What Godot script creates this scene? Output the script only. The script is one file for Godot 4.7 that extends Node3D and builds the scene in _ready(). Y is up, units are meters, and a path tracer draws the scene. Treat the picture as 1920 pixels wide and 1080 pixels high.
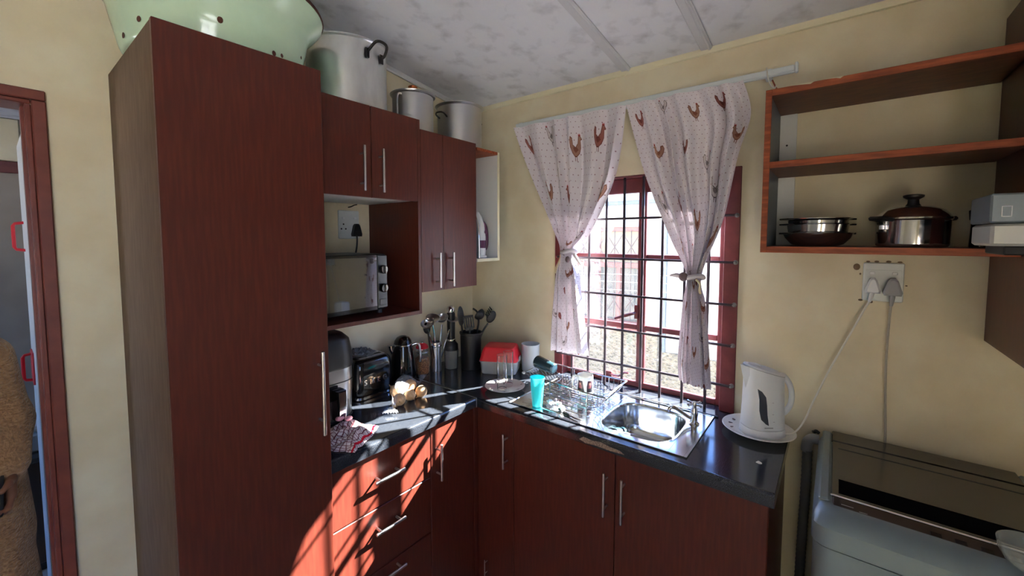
extends Node3D

# ---------------------------------------------------------------- mesh builder
class Mb:
	var p := PackedVector3Array()
	var u := PackedVector2Array()

	func tri(a: Vector3, b: Vector3, c: Vector3, ua := Vector2.ZERO, ub := Vector2.ZERO, uc := Vector2.ZERO) -> void:
		if a.is_equal_approx(b) or b.is_equal_approx(c) or a.is_equal_approx(c):
			return
		p.append(a); p.append(b); p.append(c)
		u.append(ua); u.append(ub); u.append(uc)

	func tout(a: Vector3, b: Vector3, c: Vector3, o: Vector3) -> void:
		if (b - a).cross(c - a).dot(o) < 0.0:
			tri(a, c, b)
		else:
			tri(a, b, c)

	func quad(a: Vector3, b: Vector3, c: Vector3, d: Vector3) -> void:
		tri(a, b, c); tri(a, c, d)

	func qout(a: Vector3, b: Vector3, c: Vector3, d: Vector3, o: Vector3) -> void:
		tout(a, b, c, o); tout(a, c, d, o)

	func box(c: Vector3, s: Vector3, bev := 0.0015, xf := Transform3D()) -> Mb:
		var h := s * 0.5
		var b: float = min(bev, 0.45 * min(s.x, min(s.y, s.z)))
		var st := p.size()
		for ax in 3:
			var a1 := (ax + 1) % 3
			var a2 := (ax + 2) % 3
			for sg in [-1.0, 1.0]:
				var n := Vector3.ZERO
				n[ax] = sg
				var q := []
				for k in [[-1, -1], [1, -1], [1, 1], [-1, 1]]:
					var v := Vector3.ZERO
					v[ax] = sg * h[ax]; v[a1] = k[0] * (h[a1] - b); v[a2] = k[1] * (h[a2] - b)
					q.append(v + c)
				qout(q[0], q[1], q[2], q[3], n)
			if b > 0.0:
				for s1 in [-1.0, 1.0]:
					for s2 in [-1.0, 1.0]:
						var q := []
						for e in [-1.0, 1.0]:
							var v := Vector3.ZERO
							v[ax] = e * (h[ax] - b); v[a1] = s1 * h[a1]; v[a2] = s2 * (h[a2] - b)
							q.append(v + c)
							var w := v
							w[a1] = s1 * (h[a1] - b); w[a2] = s2 * h[a2]
							q.append(w + c)
						var n := Vector3.ZERO
						n[a1] = s1; n[a2] = s2
						qout(q[0], q[1], q[3], q[2], n)
		if b > 0.0:
			for x in [-1.0, 1.0]:
				for y in [-1.0, 1.0]:
					for z in [-1.0, 1.0]:
						var k := Vector3(x, y, z)
						tout(c + k * (h - Vector3(0, b, b)), c + k * (h - Vector3(b, 0, b)), c + k * (h - Vector3(b, b, 0)), k)
		_xf(st, xf)
		return self

	func bb(x0: float, x1: float, y0: float, y1: float, z0: float, z1: float, bev := 0.0015) -> Mb:
		return box(Vector3(x0 + x1, y0 + y1, z0 + z1) * 0.5, Vector3(absf(x1 - x0), absf(y1 - y0), absf(z1 - z0)), bev)

	func _xf(st: int, xf: Transform3D) -> void:
		if xf == Transform3D():
			return
		for i in range(st, p.size()):
			p[i] = xf * p[i]

	func loft(rings: Array, closed := true, cap0 := true, cap1 := true, xf := Transform3D()) -> Mb:
		var st := p.size()
		var n: int = rings[0].size()
		var m := n if closed else n - 1
		for i in rings.size() - 1:
			var r0: PackedVector3Array = rings[i]
			var r1: PackedVector3Array = rings[i + 1]
			var v0 := float(i) / (rings.size() - 1)
			var v1 := float(i + 1) / (rings.size() - 1)
			for j in m:
				var k := (j + 1) % n
				var u0 := float(j) / m
				var u1 := float(j + 1) / m
				tri(r0[j], r0[k], r1[k], Vector2(u0, v0), Vector2(u1, v0), Vector2(u1, v1))
				tri(r0[j], r1[k], r1[j], Vector2(u0, v0), Vector2(u1, v1), Vector2(u0, v1))
		for e in 2:
			if not (cap0 if e == 0 else cap1):
				continue
			var r: PackedVector3Array = rings[0] if e == 0 else rings[-1]
			var c := Vector3.ZERO
			for q in r:
				c += q
			c /= n
			for j in n:
				var k := (j + 1) % n
				if e == 0:
					tri(c, r[k], r[j])
				else:
					tri(c, r[j], r[k])
		_xf(st, xf)
		return self

	func lathe(prof: Array, seg := 32, xf := Transform3D(), a0 := 0.0, a1 := TAU) -> Mb:
		var rings := []
		var full := absf(a1 - a0 - TAU) < 0.001
		for q in prof:
			var r := PackedVector3Array()
			for j in (seg if full else seg + 1):
				var a := a0 + (a1 - a0) * j / seg
				r.append(Vector3(q.x * cos(a), q.y, -q.x * sin(a)))
			rings.append(r)
		return loft(rings, full, false, false, xf)

	func tube(pts: Array, rad, seg := 8, closed := false, caps := true, xf := Transform3D()) -> Mb:
		var n := pts.size()
		var tg := []
		for i in n:
			var a: Vector3 = pts[(i - 1 + n) % n] if (closed or i > 0) else pts[0]
			var b: Vector3 = pts[(i + 1) % n] if (closed or i < n - 1) else pts[n - 1]
			tg.append((b - a).normalized())
		var up := Vector3.UP if absf(tg[0].y) < 0.9 else Vector3.RIGHT
		var nn: Vector3 = (up - tg[0] * up.dot(tg[0])).normalized()
		var rings := []
		for i in n:
			nn = (nn - tg[i] * nn.dot(tg[i])).normalized()
			var b: Vector3 = tg[i].cross(nn)
			var r: float = rad[i] if rad is Array else rad
			var ring := PackedVector3Array()
			for j in seg:
				var a := TAU * j / seg
				ring.append(pts[i] + (nn * cos(a) + b * sin(a)) * r)
			rings.append(ring)
		if closed:
			rings.append(rings[0])
		return loft(rings, true, caps and not closed, caps and not closed, xf)

	func extr(poly: PackedVector2Array, z0: float, z1: float, xf := Transform3D(), bev := 0.0) -> Mb:
		var st := p.size()
		var q := poly
		var area := 0.0
		for i in q.size():
			area += q[i].cross(q[(i + 1) % q.size()])
		if area < 0.0:
			q = q.duplicate(); q.reverse()
		var n := q.size()
		var ins := q
		if bev > 0.0:
			ins = PackedVector2Array()
			for i in n:
				var e0 := (q[i] - q[(i - 1 + n) % n]).normalized()
				var e1 := (q[(i + 1) % n] - q[i]).normalized()
				var n0 := Vector2(-e0.y, e0.x)
				var n1 := Vector2(-e1.y, e1.x)
				var mm := n0 + n1
				mm = mm / max(0.35, mm.length_squared() * 0.5)
				ins.append(q[i] + mm * bev)
		var lay := [[ins, z0], [q, z0 + bev], [q, z1 - bev], [ins, z1]] if bev > 0.0 else [[q, z0], [q, z1]]
		for k in lay.size() - 1:
			for i in n:
				var j := (i + 1) % n
				var A: PackedVector2Array = lay[k][0]
				var B: PackedVector2Array = lay[k + 1][0]
				quad(Vector3(A[i].x, A[i].y, lay[k][1]), Vector3(A[j].x, A[j].y, lay[k][1]), Vector3(B[j].x, B[j].y, lay[k + 1][1]), Vector3(B[i].x, B[i].y, lay[k + 1][1]))
		var t := Geometry2D.triangulate_polygon(ins)
		for i in range(0, t.size(), 3):
			var a := ins[t[i]]
			var b := ins[t[i + 1]]
			var c := ins[t[i + 2]]
			tout(Vector3(a.x, a.y, z0), Vector3(b.x, b.y, z0), Vector3(c.x, c.y, z0), Vector3(0, 0, -1))
			tout(Vector3(a.x, a.y, z1), Vector3(b.x, b.y, z1), Vector3(c.x, c.y, z1), Vector3(0, 0, 1))
		_xf(st, xf)
		return self

	func grid(f: Callable, nu: int, nv: int, uvs := Vector2.ONE, flip := false) -> Mb:
		var pt := []
		for j in nv + 1:
			for i in nu + 1:
				pt.append(f.call(float(i) / nu, float(j) / nv))
		for j in nv:
			for i in nu:
				var a: Vector3 = pt[j * (nu + 1) + i]
				var b: Vector3 = pt[j * (nu + 1) + i + 1]
				var c: Vector3 = pt[(j + 1) * (nu + 1) + i + 1]
				var d: Vector3 = pt[(j + 1) * (nu + 1) + i]
				var ua := Vector2(i, j) / Vector2(nu, nv) * uvs
				var ub := Vector2(i + 1, j) / Vector2(nu, nv) * uvs
				var uc := Vector2(i + 1, j + 1) / Vector2(nu, nv) * uvs
				var ud := Vector2(i, j + 1) / Vector2(nu, nv) * uvs
				if flip:
					tri(a, c, b, ua, uc, ub); tri(a, d, c, ua, ud, uc)
				else:
					tri(a, b, c, ua, ub, uc); tri(a, c, d, ua, uc, ud)
		return self

	func ball(c: Vector3, r: Vector3, seg := 20, xf := Transform3D()) -> Mb:
		var st := p.size()
		var pr := []
		var m := seg / 2
		for i in m + 1:
			var a := -PI / 2 + PI * i / m
			pr.append(Vector2(cos(a) if i > 0 and i < m else 0.0, sin(a)))
		lathe(pr, seg)
		for i in range(st, p.size()):
			p[i] = xf * (p[i] * r + c)
		return self

	# smooth union of tapered capsules meshed as surface nets; bones: [a, b, ra, rb]
	func nets(bones: Array, cell: float, k: float, cuts: Array = []) -> Mb:
		var lo := Vector3.INF
		var hi := -Vector3.INF
		for b in bones:
			for e in 2:
				var rr: float = b[2 + e] + cell * 2.5 + k * 0.5
				lo = lo.min(b[e] - Vector3.ONE * rr)
				hi = hi.max(b[e] + Vector3.ONE * rr)
		var nx := int((hi.x - lo.x) / cell) + 2
		var ny := int((hi.y - lo.y) / cell) + 2
		var nz := int((hi.z - lo.z) / cell) + 2
		var f := PackedFloat32Array()
		f.resize(nx * ny * nz)
		f.fill(1.0)
		for b in bones:
			var A: Vector3 = b[0]
			var B: Vector3 = b[1]
			var ra: float = b[2]
			var rb: float = b[3]
			var rm: float = max(ra, rb) + cell * 2.5 + k
			var l3: Vector3 = ((A.min(B) - Vector3.ONE * rm - lo) / cell).floor().max(Vector3.ZERO)
			var h3: Vector3 = ((A.max(B) + Vector3.ONE * rm - lo) / cell).ceil().min(Vector3(nx - 1, ny - 1, nz - 1))
			var ab := B - A
			var il: float = 1.0 / max(ab.length_squared(), 1e-9)
			for z in range(int(l3.z), int(h3.z) + 1):
				for y in range(int(l3.y), int(h3.y) + 1):
					var row := (z * ny + y) * nx
					for x in range(int(l3.x), int(h3.x) + 1):
						var q := lo + Vector3(x, y, z) * cell
						var t := clampf((q - A).dot(ab) * il, 0.0, 1.0)
						var d := q.distance_to(A + ab * t) - (ra + (rb - ra) * t)
						var o := f[row + x]
						var h := maxf(k - absf(o - d), 0.0)
						f[row + x] = minf(o, d) - h * h * 0.25 / k
		for c in cuts:   # [centre, radius]: dents
			var l3: Vector3 = ((c[0] - Vector3.ONE * (c[1] + 2 * cell) - lo) / cell).floor().max(Vector3.ZERO)
			var h3: Vector3 = ((c[0] + Vector3.ONE * (c[1] + 2 * cell) - lo) / cell).ceil().min(Vector3(nx - 1, ny - 1, nz - 1))
			for z in range(int(l3.z), int(h3.z) + 1):
				for y in range(int(l3.y), int(h3.y) + 1):
					for x in range(int(l3.x), int(h3.x) + 1):
						var i := (z * ny + y) * nx + x
						f[i] = maxf(f[i], c[1] - (lo + Vector3(x, y, z) * cell).distance_to(c[0]))
		var at := {}
		var step := [1, nx, nx * ny]
		var vs := PackedVector3Array()
		for z in nz - 1:
			for y in ny - 1:
				for x in nx - 1:
					var i0 := (z * ny + y) * nx + x
					var neg := 0
					for c in 8:
						if f[i0 + (c & 1) + ((c >> 1) & 1) * nx + (c >> 2) * nx * ny] < 0.0:
							neg += 1
					if neg == 0 or neg == 8:
						continue
					var s := Vector3.ZERO
					var cnt := 0
					for c in 8:
						for ax in 3:
							if c & (1 << ax):
								continue
							var e := c | (1 << ax)
							var fa := f[i0 + (c & 1) + ((c >> 1) & 1) * nx + (c >> 2) * nx * ny]
							var fb := f[i0 + (e & 1) + ((e >> 1) & 1) * nx + (e >> 2) * nx * ny]
							if (fa < 0.0) == (fb < 0.0):
								continue
							var v := Vector3(c & 1, (c >> 1) & 1, c >> 2)
							v[ax] += fa / (fa - fb)
							s += v
							cnt += 1
					at[i0] = vs.size()
					vs.append(lo + (Vector3(x, y, z) + s / cnt) * cell)
		for key in at:
			var i0: int = key
			for ax in 3:
				var i1: int = i0 + step[ax]
				if i1 >= f.size() or (f[i0] < 0.0) == (f[i1] < 0.0):
					continue
				var s1: int = step[(ax + 1) % 3]
				var s2: int = step[(ax + 2) % 3]
				if not (at.has(i0 - s1) and at.has(i0 - s2) and at.has(i0 - s1 - s2)):
					continue
				var a := vs[at[i0]]
				var b := vs[at[i0 - s1]]
				var c := vs[at[i0 - s1 - s2]]
				var d := vs[at[i0 - s2]]
				var o := Vector3.ZERO
				o[ax] = 1.0 if f[i0] < 0.0 else -1.0
				qout(a, b, c, d, o)
		return self


func mesh_of(mb: Mb, crease := 40.0, off := Vector3.ZERO) -> ArrayMesh:
	var n := mb.p.size()
	var ids := PackedInt32Array()
	ids.resize(n)
	var key := {}
	var fn := PackedVector3Array()
	fn.resize(n / 3)
	var faces := []
	for i in n:
		var q := Vector3i((mb.p[i] * 50000.0).round())
		var k: int = key.get(q, -1)
		if k < 0:
			k = faces.size()
			key[q] = k
			faces.append(PackedInt32Array())
		ids[i] = k
		faces[k].append(i / 3)
		if i % 3 == 2:
			fn[i / 3] = (mb.p[i - 1] - mb.p[i - 2]).cross(mb.p[i] - mb.p[i - 2])
	var un := PackedVector3Array()
	un.resize(fn.size())
	for i in fn.size():
		un[i] = fn[i].normalized()
	var cc := cos(deg_to_rad(crease))
	var P := PackedVector3Array()
	var N := PackedVector3Array()
	var U := PackedVector2Array()
	P.resize(n); N.resize(n); U.resize(n)
	for t in n / 3:
		for c in 3:
			var i := t * 3 + c
			var s := Vector3.ZERO
			for g in faces[ids[i]]:
				if un[g].dot(un[t]) > cc:
					s += fn[g]
			var o := t * 3 + ((3 - c) % 3)
			P[o] = mb.p[i] - off
			N[o] = s.normalized() if s.length_squared() > 1e-20 else un[t]
			U[o] = mb.u[i]
	var ar := []
	ar.resize(Mesh.ARRAY_MAX)
	ar[Mesh.ARRAY_VERTEX] = P
	ar[Mesh.ARRAY_NORMAL] = N
	ar[Mesh.ARRAY_TEX_UV] = U
	var me := ArrayMesh.new()
	if n > 0:
		me.add_surface_from_arrays(Mesh.PRIMITIVE_TRIANGLES, ar)
	return me


# ---------------------------------------------------------------- scene helpers
var M := {}
var used := {}

func numbered(called: String) -> String:
	var k: int = used.get(called, 0)
	used[called] = k + 1
	return called if k == 0 else "%s_%03d" % [called, k]

func tag(o: Node3D, label: String, category: String, group := "") -> Node3D:
	o.set_meta("label", label)
	o.set_meta("category", category)
	if group != "":
		o.set_meta("group", group)
	return o

func thing(called: String, label: String, category: String, at: Vector3, group := "") -> Node3D:
	var o := Node3D.new()
	o.name = numbered(called)
	add_child(o, true)
	o.position = at
	o.set_meta("org", at)
	return tag(o, label, category, group)

# a part in world coordinates, kept under its thing
func part(called: String, mb: Mb, m: Material, parent: Node3D, crease := 40.0, label := "") -> MeshInstance3D:
	var o := MeshInstance3D.new()
	o.name = called
	var org: Vector3 = parent.get_meta("org", Vector3.ZERO)
	o.mesh = mesh_of(mb, crease, org)
	o.material_override = m
	o.set_meta("org", org)
	if label != "":
		o.set_meta("label", label)
	parent.add_child(o, true)
	return o

func solo(called: String, mb: Mb, m: Material, label: String, category: String, at := Vector3.ZERO, group := "", crease := 40.0) -> MeshInstance3D:
	var o := MeshInstance3D.new()
	o.name = numbered(called)
	o.mesh = mesh_of(mb, crease, at)
	o.material_override = m
	o.position = at
	o.set_meta("org", at)
	add_child(o, true)
	tag(o, label, category, group)
	return o

func struct(called: String, mb: Mb, m: Material, crease := 40.0) -> MeshInstance3D:
	var o := MeshInstance3D.new()
	o.name = called
	o.mesh = mesh_of(mb, crease)
	o.material_override = m
	o.set_meta("kind", "structure")
	add_child(o, true)
	return o

func dup(o: Node3D, at: Vector3, label: String) -> Node3D:
	var r: Node3D = o.duplicate()
	var nm := String(o.name)
	r.name = numbered(nm)
	add_child(r, true)
	r.position = at
	r.set_meta("label", label)
	return r

func T(at: Vector3, rx := 0.0, ry := 0.0, rz := 0.0) -> Transform3D:
	return Transform3D(Basis.from_euler(Vector3(deg_to_rad(rx), deg_to_rad(ry), deg_to_rad(rz))), at)

func V(x: float, y: float, z: float) -> Vector3:
	return Vector3(x, y, z)

# smooth curve through points
func curve(pts: Array, n: int) -> Array:
	var out := []
	var m := pts.size()
	for i in n + 1:
		var t := float(i) / n * (m - 1)
		var k: int = min(int(t), m - 2)
		var f := t - k
		var a = pts[max(k - 1, 0)]
		var d = pts[min(k + 2, m - 1)]
		out.append(pts[k].cubic_interpolate(pts[k + 1], a, d, f))
	return out

# rounded rectangle ring in the xz plane, counter-clockwise seen from above
func rring(c: Vector3, hx: float, hz: float, r: float, seg := 5) -> PackedVector3Array:
	var o := PackedVector3Array()
	var cs := [[1, -1], [-1, -1], [-1, 1], [1, 1]]
	for k in 4:
		for i in seg + 1:
			var a := PI / 2 * (k + float(i) / seg)
			o.append(c + Vector3(cs[k][0] * (hx - r) + r * cos(a), 0, cs[k][1] * (hz - r) - r * sin(a)))
	return o

func ering(c: Vector3, rx: float, rz: float, seg := 32) -> PackedVector3Array:
	var o := PackedVector3Array()
	for i in seg:
		var a := TAU * i / seg
		o.append(c + Vector3(rx * cos(a), 0, -rz * sin(a)))
	return o

func rpoly(w: float, h: float, r: float, seg := 4) -> PackedVector2Array:
	var o := PackedVector2Array()
	var cs := [[1, 1], [-1, 1], [-1, -1], [1, -1]]
	for k in 4:
		for i in seg + 1:
			var a := PI / 2 * (k + float(i) / seg)
			o.append(Vector2(cs[k][0] * (w / 2 - r) + r * cos(a), cs[k][1] * (h / 2 - r) + r * sin(a)))
	return o

# ---------------------------------------------------------------- materials
func noise(freq: float, sd: int, oct := 4, type := FastNoiseLite.TYPE_SIMPLEX_SMOOTH) -> FastNoiseLite:
	var f := FastNoiseLite.new()
	f.seed = sd
	f.frequency = freq
	f.fractal_octaves = oct
	f.noise_type = type
	return f

func ntex(freq: float, sd: int, stops: Array, size := 512, oct := 4, type := FastNoiseLite.TYPE_SIMPLEX_SMOOTH) -> NoiseTexture2D:
	var t := NoiseTexture2D.new()
	t.width = size
	t.height = size
	t.seamless = true
	t.noise = noise(freq, sd, oct, type)
	var g := Gradient.new()
	var off := PackedFloat32Array()
	var col := PackedColorArray()
	for s in stops:
		off.append(s[0]); col.append(s[1])
	g.offsets = off
	g.colors = col
	t.color_ramp = g
	return t

func mat(called: String, c: Color, rough := 0.6, metal := 0.0, spec := 0.5) -> StandardMaterial3D:
	var m := StandardMaterial3D.new()
	m.resource_name = called
	m.albedo_color = c
	m.roughness = rough
	m.metallic = metal
	m.metallic_specular = spec
	M[called] = m
	return m

func tri_tex(m: StandardMaterial3D, t: Texture2D, scale: Vector3, world := true) -> StandardMaterial3D:
	m.albedo_texture = t
	m.uv1_triplanar = true
	m.uv1_world_triplanar = world
	m.uv1_scale = scale
	return m

func bump(m: StandardMaterial3D, t: Texture2D, cm: float) -> StandardMaterial3D:
	m.heightmap_enabled = true
	m.heightmap_texture = t
	m.heightmap_scale = cm
	return m

func g8(r: int, g: int, b: int) -> Color:
	return Color8(r, g, b)

func glass(called: String, c: Color, a: float, rough := 0.02) -> StandardMaterial3D:
	var m := mat(called, Color(c.r, c.g, c.b, a), rough)
	m.transparency = BaseMaterial3D.TRANSPARENCY_ALPHA
	return m

func materials() -> void:
	var grey := [[0.0, Color.BLACK], [1.0, Color.WHITE]]
	var wood := ntex(0.03, 3, [[0.2, g8(73, 30, 22)], [0.5, g8(79, 33, 24)], [0.8, g8(86, 37, 26)]], 512, 4)
	tri_tex(mat("mahogany laminate", Color.WHITE, 0.38, 0.0, 0.45), wood, V(5, 0.35, 5))
	tri_tex(mat("mahogany laminate lengthwise", Color.WHITE, 0.45, 0.0, 0.4), wood, V(0.4, 5, 5))
	tri_tex(mat("cabinet side", g8(106, 86, 70), 0.6, 0.0, 0.3), ntex(0.05, 4, [[0.2, g8(225, 222, 218)], [0.8, g8(255, 255, 255)]], 256, 4), V(3, 0.5, 3))
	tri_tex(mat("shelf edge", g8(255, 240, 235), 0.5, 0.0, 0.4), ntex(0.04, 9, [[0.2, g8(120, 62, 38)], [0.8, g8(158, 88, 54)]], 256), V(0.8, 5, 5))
	mat("white melamine", g8(216, 218, 216), 0.45)
	mat("cream edging", g8(226, 220, 190), 0.5)
	var wall_bump := ntex(0.012, 21, grey, 512, 6)
	bump(tri_tex(mat("cream wall paint", g8(255, 255, 255), 0.62, 0.0, 0.35), ntex(0.008, 5, [[0.2, g8(213, 201, 170)], [0.5, g8(218, 207, 178)], [0.8, g8(222, 214, 187)]], 512, 5), V(0.7, 0.7, 0.7)), wall_bump, 0.25)
	bump(tri_tex(mat("lilac grey wall paint", g8(255, 255, 255), 0.7), ntex(0.01, 6, [[0.2, g8(146, 136, 126)], [0.8, g8(162, 152, 142)]], 256, 4), V(0.7, 0.7, 0.7)), wall_bump, 0.2)
	var mould := ntex(0.012, 17, [[0.0, g8(230, 232, 236)], [0.55, g8(226, 228, 234)], [0.8, g8(204, 206, 212)], [1.0, g8(176, 176, 180)]], 1024, 6)
	tri_tex(mat("ceiling board paint", Color.WHITE, 0.8, 0.0, 0.2), mould, V(0.55, 0.55, 0.55))
	mat("ceiling batten paint", g8(205, 206, 210), 0.7)
	tri_tex(mat("floor vinyl", Color.WHITE, 0.5), ntex(0.02, 8, [[0.2, g8(178, 174, 166)], [0.8, g8(196, 192, 184)]], 256), V(1, 1, 1))
	bump(tri_tex(mat("maroon gloss paint", Color.WHITE, 0.32, 0.0, 0.5), ntex(0.02, 12, [[0.2, g8(92, 42, 46)], [0.8, g8(106, 50, 53)]], 256), V(2, 2, 2)), wall_bump, 0.12)
	tri_tex(mat("door frame paint", Color.WHITE, 0.35, 0.0, 0.5), ntex(0.02, 13, [[0.2, g8(104, 50, 44)], [0.8, g8(118, 60, 50)]], 256), V(2, 2, 2))
	tri_tex(mat("worktop laminate", Color.WHITE, 0.13, 0.0, 0.6), ntex(0.16, 14, [[0.0, g8(24, 27, 32)], [0.55, g8(36, 40, 46)], [0.72, g8(46, 50, 57)], [0.88, g8(104, 110, 114)]], 512, 3), V(4, 4, 4))
	tri_tex(mat("worktop chip", Color.WHITE, 0.8), ntex(0.1, 15, [[0.2, g8(110, 92, 80)], [0.8, g8(168, 150, 132)]], 128), V(10, 10, 10))
	mat("brushed steel", g8(200, 200, 202), 0.28, 1.0)
	mat("polished steel", g8(205, 206, 210), 0.12, 1.0)
	mat("chrome", g8(215, 216, 220), 0.07, 1.0)
	bump(tri_tex(mat("dull aluminium", Color.WHITE, 0.3, 1.0), ntex(0.02, 16, [[0.2, g8(215, 217, 216)], [0.8, g8(232, 234, 232)]], 256), V(3, 1, 3)), ntex(0.05, 18, grey, 256), 0.03)
	mat("sink steel", g8(206, 210, 214), 0.14, 1.0)
	mat("black plastic", g8(22, 22, 24), 0.4)
	mat("black gloss", g8(12, 12, 14), 0.08, 0.0, 0.6)
	mat("nylon black", g8(20, 21, 23), 0.45)
	mat("dark iron", g8(40, 38, 38), 0.5, 0.4)
	mat("white plastic", g8(222, 226, 228), 0.35)
	mat("switch plastic", g8(206, 212, 210), 0.4)
	mat("grey plastic", g8(150, 152, 154), 0.45)
	mat("bar paint", g8(44, 34, 42), 0.45, 0.2)
	bump(tri_tex(mat("green enamel", Color.WHITE, 0.14, 0.0, 0.6), ntex(0.01, 19, [[0.2, g8(180, 208, 180)], [0.8, g8(192, 218, 190)]], 256), V(2, 2, 2)), ntex(0.01, 20, grey, 256), 0.3)
	mat("rust", g8(74, 40, 28), 0.9)
	mat("copper knob", g8(190, 110, 60), 0.25, 0.8)
	mat("mirror door", g8(120, 122, 124), 0.03, 0.9, 0.8)
	mat("panel grey", g8(40, 47, 51), 0.2, 0.1)
	mat("red plastic", g8(214, 36, 52), 0.4)
	mat("box grey", g8(168, 174, 178), 0.45)
	var cy := mat("cyan plastic", g8(60, 225, 232), 0.35)
	cy.backlight_enabled = true
	cy.backlight = Color(0.5, 0.9, 0.9)
	var fr := mat("frosted plastic", g8(214, 222, 228), 0.45)
	fr.backlight_enabled = true
	fr.backlight = Color(0.6, 0.65, 0.7)
	mat("china", g8(232, 230, 222), 0.15, 0.0, 0.6)
	mat("china print", g8(96, 78, 70), 0.4)
	mat("dark teal plastic", g8(34, 58, 66), 0.18, 0.0, 0.6)
	glass("clear glass", g8(245, 250, 250), 0.03)
	glass("window glass", g8(240, 248, 250), 0.05)
	glass("plastic film", g8(235, 240, 245), 0.16, 0.10)
	glass("smoked jar", g8(150, 150, 145), 0.55, 0.2)
	tri_tex(mat("jar cookies", Color.WHITE, 0.7), ntex(0.06, 23, [[0.3, g8(110, 66, 32)], [0.7, g8(190, 130, 74)]], 128), V(12, 12, 12))
	tri_tex(mat("onion skin", Color.WHITE, 0.5, 0.0, 0.35), ntex(0.04, 24, [[0.2, g8(178, 134, 92)], [0.8, g8(222, 190, 150)]], 256), V(30, 4, 30), false)
	mat("onion root", g8(150, 120, 84), 0.9)
	mat("iron purple", g8(74, 30, 66), 0.3)
	bump(tri_tex(mat("machine body", Color.WHITE, 0.34, 0.35), ntex(0.01, 25, [[0.2, g8(120, 134, 138)], [0.8, g8(130, 144, 148)]], 128), V(1, 1, 1)), ntex(0.2, 25, grey, 128), 0.005)
	mat("machine lid", g8(38, 34, 30), 0.16, 0.0, 0.6)
	mat("machine window", g8(6, 6, 8), 0.5, 0.0, 0.05)
	mat("machine fascia", g8(58, 46, 38), 0.3)
	mat("machine seam", g8(40, 42, 44), 0.7)
	mat("hood metal", g8(112, 122, 128), 0.4, 0.3)
	mat("hose grey", g8(118, 120, 120), 0.6)
	mat("pvc rail", g8(212, 220, 222), 0.4)
	mat("cable white", g8(222, 220, 210), 0.5)
	mat("cable grey", g8(170, 164, 150), 0.5)
	bump(tri_tex(mat("towelling robe", Color.WHITE, 0.95, 0.0, 0.1), ntex(0.06, 26, [[0.2, g8(150, 112, 78)], [0.8, g8(180, 142, 104)]], 256), V(3, 3, 3)), ntex(0.12, 27, grey, 256), 0.9)
	M["towelling robe"].rim_enabled = true
	M["towelling robe"].rim = 0.6
	var sk := mat("brown skin", g8(128, 84, 62), 0.5)
	sk.subsurf_scatter_enabled = true
	sk.subsurf_scatter_strength = 0.1
	bump(mat("black hair", g8(18, 15, 14), 0.7), ntex(0.15, 28, grey, 128), 0.8)
	mat("eye white", g8(235, 232, 228), 0.2)
	mat("eye dark", g8(30, 18, 12), 0.1)
	mat("lip", g8(120, 66, 60), 0.45)
	mat("shoe grey", g8(70, 66, 70), 0.8)
	bump(tri_tex(mat("rough cast plaster", Color.WHITE, 0.9, 0.0, 0.1), ntex(0.03, 29, [[0.1, g8(30, 28, 24)], [0.3, g8(84, 81, 71)], [0.8, g8(96, 93, 84)]], 512, 4, FastNoiseLite.TYPE_CELLULAR), V(1.1, 2.0, 1.1)), ntex(0.03, 29, grey, 512, 4, FastNoiseLite.TYPE_CELLULAR), 2.5)
	mat("outside white", g8(122, 126, 128), 0.6)
	mat("outside blue grey", g8(58, 76, 88), 0.6)
	mat("neighbour frame", g8(90, 46, 46), 0.6)
	mat("neighbour curtain", g8(100, 96, 84), 0.8)
	mat("neighbour glass", g8(44, 54, 60), 0.1, 0.0, 0.5)
	tri_tex(mat("yard earth", Color.WHITE, 0.95), ntex(0.03, 30, [[0.2, g8(172, 168, 158)], [0.8, g8(198, 194, 184)]], 256), V(1, 1, 1))
	mat("pink rubber", g8(240, 170, 180), 0.5)
	glass("wrinkled film", g8(235, 240, 245), 0.3, 0.15)
	var tg := mat("tumbler glass", Color(1, 1, 1, 0.0), 0.0)
	tg.refraction_enabled = true
	tg.refraction_scale = 0.05
	mat("panel lining", g8(96, 104, 108), 0.45)
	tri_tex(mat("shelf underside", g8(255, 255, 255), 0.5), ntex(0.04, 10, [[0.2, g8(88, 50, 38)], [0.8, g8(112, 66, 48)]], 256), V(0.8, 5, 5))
	mat("hood light", g8(176, 178, 172), 0.4, 0.2)
	mat("window smoke", g8(62, 66, 76), 0.25)
	glass("bowl glass", g8(225, 240, 235), 0.12)
	mat("bare plaster", g8(112, 92, 72), 0.9)
	mat("sealant", g8(18, 18, 20), 0.6)
	mat("drain dark", g8(30, 28, 28), 0.5, 0.5)
	var cl := mat("curtain cotton", Color.WHITE, 0.85, 0.0, 0.2)
	cl.albedo_texture = rooster_print()
	cl.backlight_enabled = true
	cl.backlight = Color(0.2, 0.195, 0.2)
	cl.texture_repeat = true
	var tie := mat("tie cotton", g8(214, 206, 208), 0.85, 0.0, 0.2)
	tie.backlight_enabled = true
	tie.backlight = Color(0.4, 0.4, 0.4)
	mat("tie dark", g8(120, 100, 102), 0.85)
	mat("tie cream", g8(226, 214, 176), 0.8)
	var dc := mat("checked cotton", Color.WHITE, 0.9, 0.0, 0.1)
	dc.albedo_texture = check_print()
	mat("dusty cloth", g8(120, 122, 126), 0.9)
	var mg := mat("mug print", Color.WHITE, 0.3)
	mg.albedo_texture = mug_print()
	var wc := mat("damp cloth", g8(240, 238, 232), 0.8)
	wc.backlight_enabled = true
	wc.backlight = Color(0.3, 0.3, 0.3)

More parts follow.
